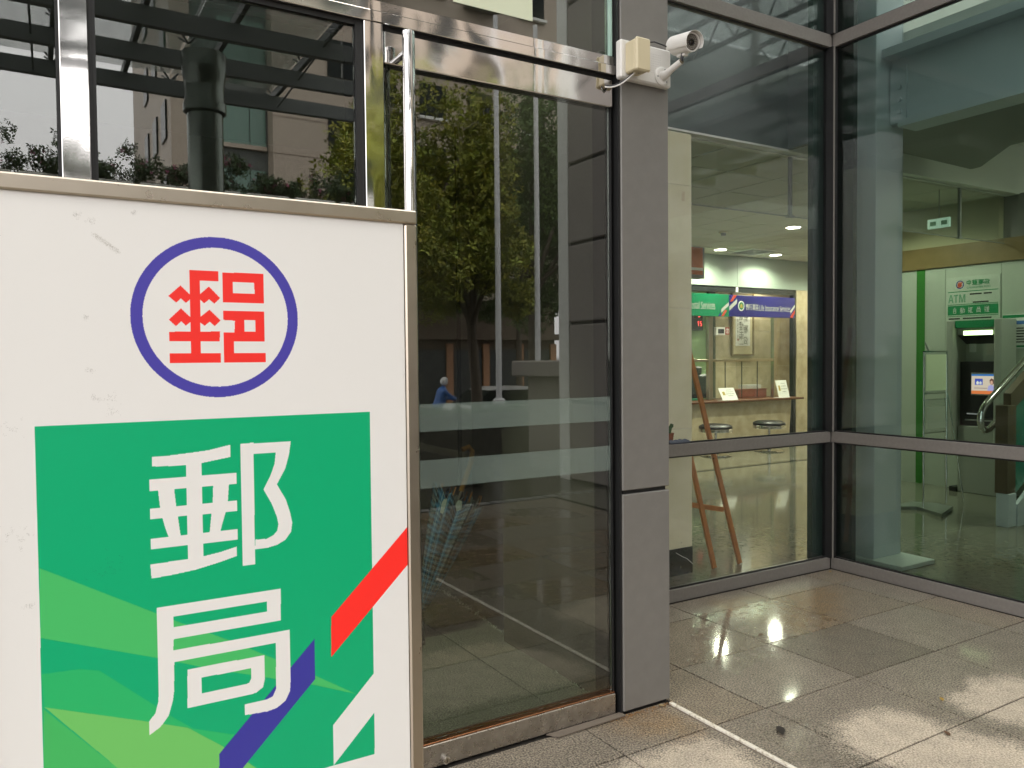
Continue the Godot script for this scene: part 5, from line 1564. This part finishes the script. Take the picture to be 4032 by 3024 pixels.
func blob_mesh(bones: Array, cell: float, blend: float) -> Mesh:   # smooth union of tapered capsules, meshed as surface nets
	var lo := Vector3.ONE * INF
	var hi := -Vector3.ONE * INF
	for b in bones:
		for k in 2:
			var p: Vector3 = b[k]
			var r: float = b[2 + k] + cell * 2.0
			lo = lo.min(p - Vector3.ONE * r)
			hi = hi.max(p + Vector3.ONE * r)
	var n := Vector3i(((hi - lo) / cell).ceil()) + Vector3i.ONE
	var f := PackedFloat32Array()
	f.resize(n.x * n.y * n.z)
	for iz in n.z:
		for iy in n.y:
			for ix in n.x:
				var p := lo + Vector3(ix, iy, iz) * cell
				var v := 1e3
				for b in bones:
					var ab: Vector3 = b[1] - b[0]
					var t := clampf((p - b[0]).dot(ab) / maxf(ab.length_squared(), 1e-6), 0.0, 1.0)
					var d: float = p.distance_to(b[0] + ab * t) - lerpf(b[2], b[3], t)
					var h := maxf(blend - absf(v - d), 0.0) / blend
					v = minf(v, d) - h * h * blend * 0.25
				f[ix + n.x * (iy + n.y * iz)] = v
	var idx := {}
	var pts := []
	var st := new_st()
	var at := func(x, y, z): return f[x + n.x * (y + n.y * z)]
	for iz in n.z - 1:
		for iy in n.y - 1:
			for ix in n.x - 1:
				var sum := Vector3.ZERO
				var cnt := 0
				for e in [[0, 0, 0, 1, 0, 0], [0, 1, 0, 1, 1, 0], [0, 0, 1, 1, 0, 1], [0, 1, 1, 1, 1, 1], [0, 0, 0, 0, 1, 0], [1, 0, 0, 1, 1, 0], [0, 0, 1, 0, 1, 1], [1, 0, 1, 1, 1, 1], [0, 0, 0, 0, 0, 1], [1, 0, 0, 1, 0, 1], [0, 1, 0, 0, 1, 1], [1, 1, 0, 1, 1, 1]]:
					var a: float = at.call(ix + e[0], iy + e[1], iz + e[2])
					var b: float = at.call(ix + e[3], iy + e[4], iz + e[5])
					if (a < 0.0) != (b < 0.0):
						sum += Vector3(e[0], e[1], e[2]).lerp(Vector3(e[3], e[4], e[5]), a / (a - b))
						cnt += 1
				if cnt:
					idx[Vector3i(ix, iy, iz)] = pts.size()
					pts.append(lo + (Vector3(ix, iy, iz) + sum / cnt) * cell)
	st.set_smooth_group(0)
	for key in idx:
		for ax in 3:
			var u := Vector3i.ZERO
			var v := Vector3i.ZERO
			u[(ax + 1) % 3] = 1
			v[(ax + 2) % 3] = 1
			var d := Vector3i.ZERO
			d[ax] = 1
			var a: float = at.call(key.x, key.y, key.z)
			var b: float = at.call(key.x + d.x, key.y + d.y, key.z + d.z)
			if (a < 0.0) == (b < 0.0) or not (idx.has(key - u) and idx.has(key - v) and idx.has(key - u - v)):
				continue
			var q := [pts[idx[key]], pts[idx[key - u]], pts[idx[key - u - v]], pts[idx[key - v]]]
			var nrm := Vector3(d) * (1.0 if a < 0.0 else -1.0)
			var o := [0, 2, 1, 0, 3, 2] if (q[1] - q[0]).cross(q[2] - q[0]).dot(nrm) > 0.0 else [0, 1, 2, 0, 2, 3]
			for j in o:
				st.add_vertex(q[j])
	st.index()
	st.generate_normals()
	return st.commit()

func rider(at: Vector3) -> void:
	var m := thing("motor_scooter", "dark motor scooter ridden past the plaza", "scooter", at)
	put(m, "body", prism_mesh(v2([-0.75, 0.45, -0.2, 0.38, 0.2, 0.30, 0.42, 0.32, 0.62, 0.95, 0.50, 0.98, 0.30, 0.45, -0.05, 0.48, -0.2, 0.74, -0.8, 0.78]), 0.3), M.black_plastic, at + Vector3(0, 0, -0.15))
	for x in [-0.55, 0.68]:
		var w := tube(m, "wheel", [at + Vector3(x, 0.24, -0.05), at + Vector3(x, 0.24, 0.05)], 0.24, M.black_plastic, 20)
		tube(w, "rim", [at + Vector3(x, 0.24, -0.056), at + Vector3(x, 0.24, 0.056)], 0.13, M.brushed_steel, 14)
	tube(m, "handlebar", [at + Vector3(0.48, 1.02, -0.32), at + Vector3(0.55, 1.0, 0), at + Vector3(0.48, 1.02, 0.32)], 0.02, M.chrome, 8)
	var p := thing("person", "person in a blue raincoat and pale helmet riding the scooter", "person", at + Vector3(-0.2, 0.78, 0))
	var bones := [[Vector3(-0.25, 0.80, -0.1), Vector3(-0.25, 0.80, 0.1), 0.17, 0.17], [Vector3(-0.24, 0.82, 0), Vector3(-0.12, 1.25, 0), 0.19, 0.18], [Vector3(-0.12, 1.28, -0.16), Vector3(-0.12, 1.28, 0.16), 0.09, 0.09], [Vector3(-0.12, 1.3, 0), Vector3(-0.05, 1.46, 0), 0.075, 0.07]]
	for s in [-1.0, 1.0]:
		bones += [[Vector3(-0.12, 1.28, 0.2 * s), Vector3(0.14, 1.06, 0.28 * s), 0.075, 0.06], [Vector3(0.14, 1.06, 0.28 * s), Vector3(0.44, 1.03, 0.28 * s), 0.055, 0.042], [Vector3(-0.2, 0.80, 0.12 * s), Vector3(0.22, 0.74, 0.18 * s), 0.12, 0.09], [Vector3(0.22, 0.74, 0.18 * s), Vector3(0.2, 0.40, 0.17 * s), 0.085, 0.055], [Vector3(0.17, 0.37, 0.17 * s), Vector3(0.34, 0.35, 0.17 * s), 0.05, 0.04]]
	put(p, "raincoat", blob_mesh(bones, 0.035, 0.06), mat("raincoat_blue", srgb(0.025, 0.11, 0.34), 0.4), at)
	put(p, "head", blob_mesh([[Vector3(-0.03, 1.50, 0), Vector3(-0.02, 1.58, 0), 0.085, 0.10], [Vector3(0.06, 1.54, 0), Vector3(0.085, 1.52, 0), 0.03, 0.015]], 0.02, 0.03), mat("skin", srgb(0.42, 0.26, 0.18), 0.5), at)
	put(p, "helmet", blob_mesh([[Vector3(-0.05, 1.60, 0), Vector3(-0.03, 1.64, 0), 0.13, 0.12]], 0.025, 0.03), mat("helmet_pale", srgb(0.6, 0.6, 0.58), 0.3), at)

# ------------------------------------------------------------------ behind the door
func build_vestibule() -> void:
	# coarse entrance mat with a frayed edge
	var mm := mat("mat_pile", Color(1, 1, 1), 0.95)
	mm.albedo_texture = noise_tex(512, 0.12, 83, 4, [[0.0, srgb(0.02, 0.022, 0.016)], [0.4, srgb(0.07, 0.075, 0.058)], [0.65, srgb(0.13, 0.13, 0.105)], [1.0, srgb(0.30, 0.30, 0.26)]])
	mm.heightmap_enabled = true
	mm.heightmap_texture = noise_tex(512, 0.12, 84, 3)
	mm.heightmap_scale = 0.5
	tri_mat(mm, 1.7)
	var t := thing("door_mat", "grey green coarse entrance mat with a frayed pale edge inside the door", "mat", Vector3(1.2, 0, -3.4))
	var st := new_st()
	var edge := []
	for k in 61:
		var u := k / 60.0
		edge.append(Vector3(lerpf(1.935, 2.075, u) + rng.randfn() * 0.006, 0.012, lerpf(-2.56, -4.35, u)))
	for k in 60:
		var a: Vector3 = edge[k]
		var b: Vector3 = edge[k + 1]
		quad(st, a, b, Vector3(0.2, 0.012, b.z), Vector3(0.2, 0.012, a.z), Vector3.UP)
		quad(st, a, b, b - Vector3(0, 0.011, 0), a - Vector3(0, 0.011, 0), Vector3.RIGHT)
	put(t, "pile", st.commit(), mm, Vector3.ZERO)
	var fray := mat("fray", srgb(0.42, 0.44, 0.38), 0.9)
	var fs := new_st()
	for k in 420:
		var u := rng.randf()
		var c := Vector3(lerpf(1.938, 2.078, u) + rng.randfn() * 0.007, 0.010, lerpf(-2.57, -4.3, u))
		var d := Vector3(rng.randf_range(-0.3, 1.0), rng.randf_range(0.0, 0.6), rng.randfn()).normalized() * rng.randf_range(0.008, 0.026)
		var s := d.cross(Vector3.UP).normalized() * 0.0012
		quad(fs, c - s, c + s, c + d + s, c + d - s, Vector3.UP)
	var fo := put(t, "frayed_edge", fs.commit(), fray, Vector3.ZERO)
	fo.set_meta("kind", "stuff")
	# folded tartan umbrella standing head up, leaning
	var tip := Vector3(1.60, 0.10, -3.6)
	var crook := Vector3(1.905, 0.86, -3.6)
	var u := thing("umbrella", "folded blue tartan umbrella with a wooden handle leaning inside the glass door", "umbrella", tip)
	var axis := (crook - tip).normalized()
	var side := axis.cross(Vector3(0, 0, 1)).normalized()
	var out := side.cross(axis)
	var im := Image.create(256, 256, false, Image.FORMAT_RGB8)
	for y in 256:
		for x in 256:
			var cx := x % 64
			var cy := y % 64
			var c := Color(0.14, 0.19, 0.25)
			if cx > 30 and cx < 52:
				c = c.lerp(Color(0.14, 0.50, 0.72), 0.65)
			if cy > 30 and cy < 52:
				c = c.lerp(Color(0.14, 0.50, 0.72), 0.65)
			for l in [4, 9, 14]:
				if absi(cx - l) < 1 or absi(cy - l) < 1:
					c = Color(0.88, 0.94, 0.94)
			if absi(cx - 41) < 1 or absi(cy - 41) < 1:
				c = Color(0.92, 0.97, 0.97)
			im.set_pixel(x, y, c)
	var plaid := mat("tartan", Color(1, 1, 1), 0.7)
	plaid.albedo_texture = ImageTexture.create_from_image(im)
	var us := new_st()
	var n := 48
	var rows := 14
	var grid := []
	for j in rows + 1:
		var v := j / float(rows)
		var row := []
		for k in n + 1:
			var a := TAU * k / n
			var fold := 0.80 + 0.20 * cos(a * 8.0) + 0.10 * sin(a * 3.0 + v * 2.0)
			var r := (0.010 + 0.135 * pow(v, 0.9)) * lerpf(1.0, fold, v)
			var rise := 0.60 * v + (0.035 * cos(a * 8.0) + 0.03 * cos(a + 2.2)) * pow(v, 5.0)
			row.append(tip + axis * (0.03 + rise) + (side * cos(a) + out * sin(a)) * r - tip)
		grid.append(row)
	for j in rows:
		for k in n:
			var q := [grid[j][k], grid[j][k + 1], grid[j + 1][k + 1], grid[j + 1][k]]
			var mid: Vector3 = (q[0] + q[2]) / 2.0
			var nn: Vector3 = (q[1] - q[0]).cross(q[3] - q[0]).normalized()
			if nn.dot(mid - axis * mid.dot(axis)) < 0.0:
				nn = -nn
			uv_quad(us, q, [Vector2(k / 16.0, j / 4.6), Vector2((k + 1) / 16.0, j / 4.6), Vector2((k + 1) / 16.0, (j + 1) / 4.6), Vector2(k / 16.0, (j + 1) / 4.6)], nn)
	put(u, "canopy", us.commit(), plaid, tip)
	var lining := mat("lining", srgb(0.40, 0.44, 0.42), 0.8)
	for k in 8:
		var a := TAU * (k + 0.5) / 8
		var d := side * cos(a) + out * sin(a)
		var w := axis.cross(d) * 0.036
		var ls := new_st()
		var base := axis * 0.545 + d * 0.088
		var top := axis * (0.645 + 0.03 * cos(a)) + d * 0.098
		quad(ls, base - w, base + w, top + w * 0.25, top - w * 0.25, d)
		put(u, "turned_lining", ls.commit(), lining, tip)
		var e := TAU * k / 8
		var dd := side * cos(e) + out * sin(e)
		tube(u, "rib_tip", [tip + axis * 0.64 + dd * 0.112, tip + axis * 0.69 + dd * 0.110], 0.0032, M.easel_wood, 6)
	tube(u, "shaft", [tip, tip + axis * 0.68], 0.006, M.brushed_steel, 8)
	tube(u, "ferrule", [tip - axis * 0.05, tip + axis * 0.04], [0.004, 0.008], M.black_plastic, 8)
	tube(u, "handle", [tip + axis * 0.68, tip + axis * 0.84, tip + axis * 0.89 + side * -0.012, tip + axis * 0.905 + side * -0.04, tip + axis * 0.88 + side * -0.07], 0.0135, mat("bamboo", srgb(0.50, 0.24, 0.05), 0.4), 12)
	var stand := thing("umbrella_stand", "low black umbrella stand on the floor behind the sign", "umbrella stand", Vector3(1.52, 0, -3.6))
	for q in [[1.38, 1.61, -3.70, -3.685], [1.38, 1.61, -3.535, -3.52], [1.38, 1.395, -3.6845, -3.5355], [1.595, 1.61, -3.6845, -3.5355]]:
		bx(stand, "rail", q[0], q[1], 0.16, 0.18, q[2], q[3], M.black_plastic, 0.003)
	for x in [1.383, 1.598]:
		for z in [-3.697, -3.532]:
			bx(stand, "leg", x, x + 0.009, 0.014, 0.1595, z, z + 0.009, M.black_plastic)
	bx(stand, "drip_tray", 1.38, 1.61, 0.0125, 0.03, -3.70, -3.52, M.black_plastic, 0.004)
	# slim post beyond
	var g := thing("slim_post", "slim black post deep inside the dark vestibule", "post", Vector3(2.52, 0, -4.9))
	bx(g, "shaft", 2.507, 2.53, 0.012, 2.99, -4.91, -4.89, M.gasket)
	bx(g, "foot_plate", 2.48, 2.557, 0.002, 0.0115, -4.94, -4.86, M.gasket)
	# wooden easel in the hall behind the window
	var e := thing("wooden_easel", "orange brown wooden easel standing behind the recess window", "easel", Vector3(3.92, 0, -3.86))
	leg(e, "front_leg", Vector3(4.075, 0.0, -3.80), Vector3(3.655, 1.62, -3.90), 0.036, 0.02)
	leg(e, "front_leg", Vector3(3.838, 0.0, -3.80), Vector3(3.66, 0.83, -3.86), 0.036, 0.02)
	leg(e, "back_leg", Vector3(3.745, 0.0, -4.12), Vector3(3.668, 0.82, -3.90), 0.034, 0.02)
	leg(e, "shelf_bar", Vector3(3.66, 0.435, -3.838), Vector3(3.96, 0.372, -3.838), 0.034, 0.02)
	leg(e, "brace", Vector3(3.668, 0.32, -3.86), Vector3(3.79, 0.33, -3.99), 0.022, 0.018)
	for q in [[3.80, 0.46], [3.815, 0.28], [3.955, 0.42], [3.915, 0.56], [3.87, 0.73]]:
		tube(e, "peg_hole", [Vector3(q[0] - 0.012, q[1], -3.826), Vector3(q[0] - 0.012, q[1], -3.8235)], 0.005, M.ink, 8)

func leg(parent: Node, called: String, a: Vector3, b: Vector3, w: float, d: float) -> void:
	var up := (b - a).normalized()
	var right := up.cross(Vector3(0, 0, 1)).normalized()
	put(parent, called, box_mesh(Vector3(w, a.distance_to(b), d), 0.003), M.easel_wood, (a + b) / 2.0 + Vector3(0, 0.004, 0), Basis(right, up, right.cross(up)))

# ------------------------------------------------------------------ small things
func build_bits() -> void:
	# cactus and a crumpled cloth on the middle rail
	var c := thing("cactus_pot", "small green cactus in a terracotta pot on the window rail", "plant", Vector3(3.17, 0.907, -3.48))
	bx(c, "shelf", 2.9, 3.22, 0.895, 0.9065, -3.56, -3.465, M.frame_grey)
	put(c, "pot", lathe_mesh([Vector2(0, 0), Vector2(0.022, 0), Vector2(0.03, 0.05), Vector2(0.033, 0.055), Vector2(0, 0.05)], 16), mat("terracotta", srgb(0.30, 0.10, 0.05), 0.8), Vector3(3.17, 0.907, -3.5))
	tube(c, "stem", [Vector3(3.17, 0.955, -3.5), Vector3(3.18, 0.99, -3.5), Vector3(3.192, 1.015, -3.5)], [0.012, 0.011, 0.006], mat("cactus_green", srgb(0.04, 0.10, 0.03), 0.7), 10)
	tube(c, "stem", [Vector3(3.18, 0.985, -3.5), Vector3(3.20, 1.00, -3.5), Vector3(3.203, 1.012, -3.5)], [0.006, 0.006, 0.003], M.cactus_green, 8)
	var bones := []
	for k in 8:
		bones.append([Vector3(3.10 + 0.018 * k, 0.916 + 0.006 * (k % 2), -3.42 - 0.006 * (k % 3)), Vector3(3.12 + 0.018 * k, 0.914, -3.41), 0.011, 0.008])
	tag(put(self, "crumpled_cloth", blob_mesh(bones, 0.006, 0.012), mat("cloth_grey", srgb(0.07, 0.08, 0.10), 0.9), Vector3.ZERO), "small crumpled grey cloth lying on the window's middle rail", "cloth")
	# fallen leaves and litter
	var leaves := [[4.40, -3.33, 0.035, 0.4, "curled yellow leaf in the window corner"], [3.10, -2.75, 0.045, 0.2, "dark brown leaf on the wet granite below the window"], [2.86, -1.66, 0.04, 1.0, "brown twig like leaf beside the dry patch"], [3.13, -1.84, 0.035, 0.8, "yellow leaf on the edge of the dry patch"], [2.36, -2.0, 0.07, 0.9, "long blackened leaf beside the white strip"], [3.32, -1.6, 0.03, 0.3, "small orange leaf on the dry granite"], [2.13, -2.40, 0.03, 2.0, "dry leaf at the foot of the grey pillar"]]
	var tones := [srgb(0.36, 0.24, 0.08), srgb(0.10, 0.045, 0.02), srgb(0.12, 0.06, 0.03), srgb(0.42, 0.26, 0.05), srgb(0.025, 0.02, 0.015), srgb(0.40, 0.16, 0.04), srgb(0.38, 0.28, 0.14)]
	for k in leaves.size():
		var q: Array = leaves[k]
		var st := new_st()
		var last := []
		for i in 7:
			var t := i / 6.0
			var w: float = sin(t * PI) * 0.24 * q[2]
			var p: Vector3 = Vector3((t - 0.5) * q[2], 0.003 + 0.10 * q[2] * pow(absf(t - 0.4), 1.5), 0)
			var cur := [p + Vector3(0, w * 0.4, w), p, p + Vector3(0, w * 0.5, -w)]
			if last.size():
				for s in 2:
					quad(st, last[s], cur[s], cur[s + 1], last[s + 1], Vector3.UP)
			last = cur
		tag(put(self, "fallen_leaf", st.commit(), mat("leaf_dry_%d" % k, tones[k], 0.7), Vector3(q[0], 0.001, q[1]), Basis(Vector3.UP, q[3])), q[4], "leaf")
	# broken sealing plate at the foot of the door
	var p := thing("threshold_plate", "bent grey sealing plate on the floor at the foot of the door", "plate", Vector3(1.8, 0, -2.42))
	put(p, "plate", prism_mesh(v2([1.60, 2.436, 1.63, 2.395, 1.80, 2.400, 1.95, 2.404, 1.95, 2.436]), 0.004), mat("old_plate", srgb(0.17, 0.14, 0.11), 0.6), Vector3(0, 0.004, 0), Basis(Vector3.RIGHT, Vector3(0, 0, -1), Vector3(0, 1, 0)))
	var dirt := thing("leaf_litter", "thin line of leaf litter and crumbs along the foot of the pillar", "litter", Vector3(2.07, 0, -2.40))
	var ds := new_st()
	for k in 160:
		var a := Vector3(rng.randf_range(1.88, 2.19), 0.001, -2.412 + absf(rng.randfn()) * 0.012)
		var d := Vector3(rng.randfn(), 0.3, rng.randfn()).normalized() * rng.randf_range(0.002, 0.010)
		var s := d.cross(Vector3.UP).normalized() * rng.randf_range(0.001, 0.003)
		quad(ds, a - s, a + s, a + d + s, a + d - s, Vector3.UP)
	put(dirt, "crumbs", ds.commit(), mat("crumbs", srgb(0.28, 0.15, 0.06), 0.9), Vector3.ZERO).set_meta("kind", "stuff")
const SIGN_RED = [[1920,15300,2060,15300,2050,13990,1920,13990],
[1920,15300,2310,15300,2310,15160,1920,15160],
[1640,14930,1800,15080,1930,14950,1930,14900,1870,14840,1800,14900,1740,14840],
[2050,14960,2180,15080,2330,14920,2250,14840,2180,14900,2110,14840,2050,14900],
[1640,14600,1800,14760,1930,14630,1930,14580,1860,14520,1800,14580,1730,14510],
[2050,14640,2180,14750,2330,14600,2250,14520,2180,14580,2110,14520,2050,14570],
[1640,14430,2320,14440,2310,14300,1640,14300],
[1640,14130,2320,14130,2320,13990,1640,13990]]
const SIGN_RED_HOLED = [[[2370,15290,2950,15300,2950,14860,2370,14860],[2510,15160,2810,15160,2820,15000,2510,15000]],
[[2370,14740,2950,14740,2950,14300,2510,14300,2510,14130,2960,14130,2960,13990,2370,13990,2370,14430,2520,14430,2530,14600,2370,14610],[2660,14610,2820,14610,2820,14440,2660,14440]]]
const SIGN_WHITE = [[1380,12700,1610,12700,1900,12720,2130,12740,2430,12800,2430,12620,2230,12590,2030,12560,1820,12550,1610,12550,1380,12560],
[1820,12560,2030,12570,2030,11220,1820,11200],
[1340,12380,2510,12380,2510,12220,1340,12220],
[1340,11980,2510,11980,2510,11820,1340,11830],
[1340,11560,2510,11560,2510,11400,1340,11410],
[1330,11200,1820,11210,2030,11220,2260,11250,2490,11300,2490,11160,2240,11100,1920,11040,1580,11010,1340,11000],
[1450,12220,1660,12220,1680,11990,1700,11830,1730,11560,1570,11560,1530,11690,1500,11820,1470,11980],
[2180,12220,2400,12220,2380,11980,2350,11830,2310,11700,2270,11560,2120,11560,2150,11820,2170,11980],
[2570,12800,2760,12810,2750,11000,2570,11000],
[2570,12800,3310,12800,3280,12600,3220,12390,3090,12160,3220,11920,3280,11720,3310,11560,3290,11420,3200,11310,3080,11250,2920,11220,2750,11220,2760,11370,2920,11360,3020,11400,3080,11460,3100,11560,3080,11670,3010,11870,2890,12100,2990,12290,3060,12470,3080,12640,2760,12640,2730,12710]]
const SIGN_WHITE_HOLED = [[[1400,10580,3120,10580,3110,10100,1610,10100,1600,9940,3240,9930,3240,9130,3230,8990,3160,8860,3030,8780,2890,8760,2560,8780,2560,8940,2870,8940,2970,8970,3020,9070,3030,9770,1610,9770,1600,9360,1580,9220,1520,9020,1410,8890,1270,8810,1270,9010,1350,9100,1390,9250,1400,9400],[1610,10420,2910,10420,2910,10270,1610,10270]],
[[1780,9630,2860,9620,2860,9260,2830,9140,2730,9080,2650,9070,1770,9070],[1970,9470,2660,9460,2660,9310,2630,9250,2560,9240,1970,9240]]]
const SIGN_FACETS = [[10,11340,1400,10500,1800,10260,2360,9940,3030,9520,3630,9140,4290,8700,3630,8990,2420,9450,1910,9650,1400,9870,0,10420],
[0,9940,430,9920,670,9850,1370,9190,1520,9040,1840,8760,1270,8990,20,9500],
[1840,8760,2410,8530,2310,8430,2250,8390,1770,8790],
[20,9500,1270,9000,1770,8790,2250,8390,2710,7950,2890,7790,2230,7640,860,8460],
[10,9480,860,8460,1330,7890,-10,8290]]
const SIGN_RED_STRIPE = [5230,11310,5220,10680,3880,9380,3890,10010]
const SIGN_BLUE_STRIPE = [3620,9720,3620,9090,2170,7660,2190,8300]
const SIGN_WHITE_STRIPE = [3890,8300,4670,9070,4680,8440,3890,7660]
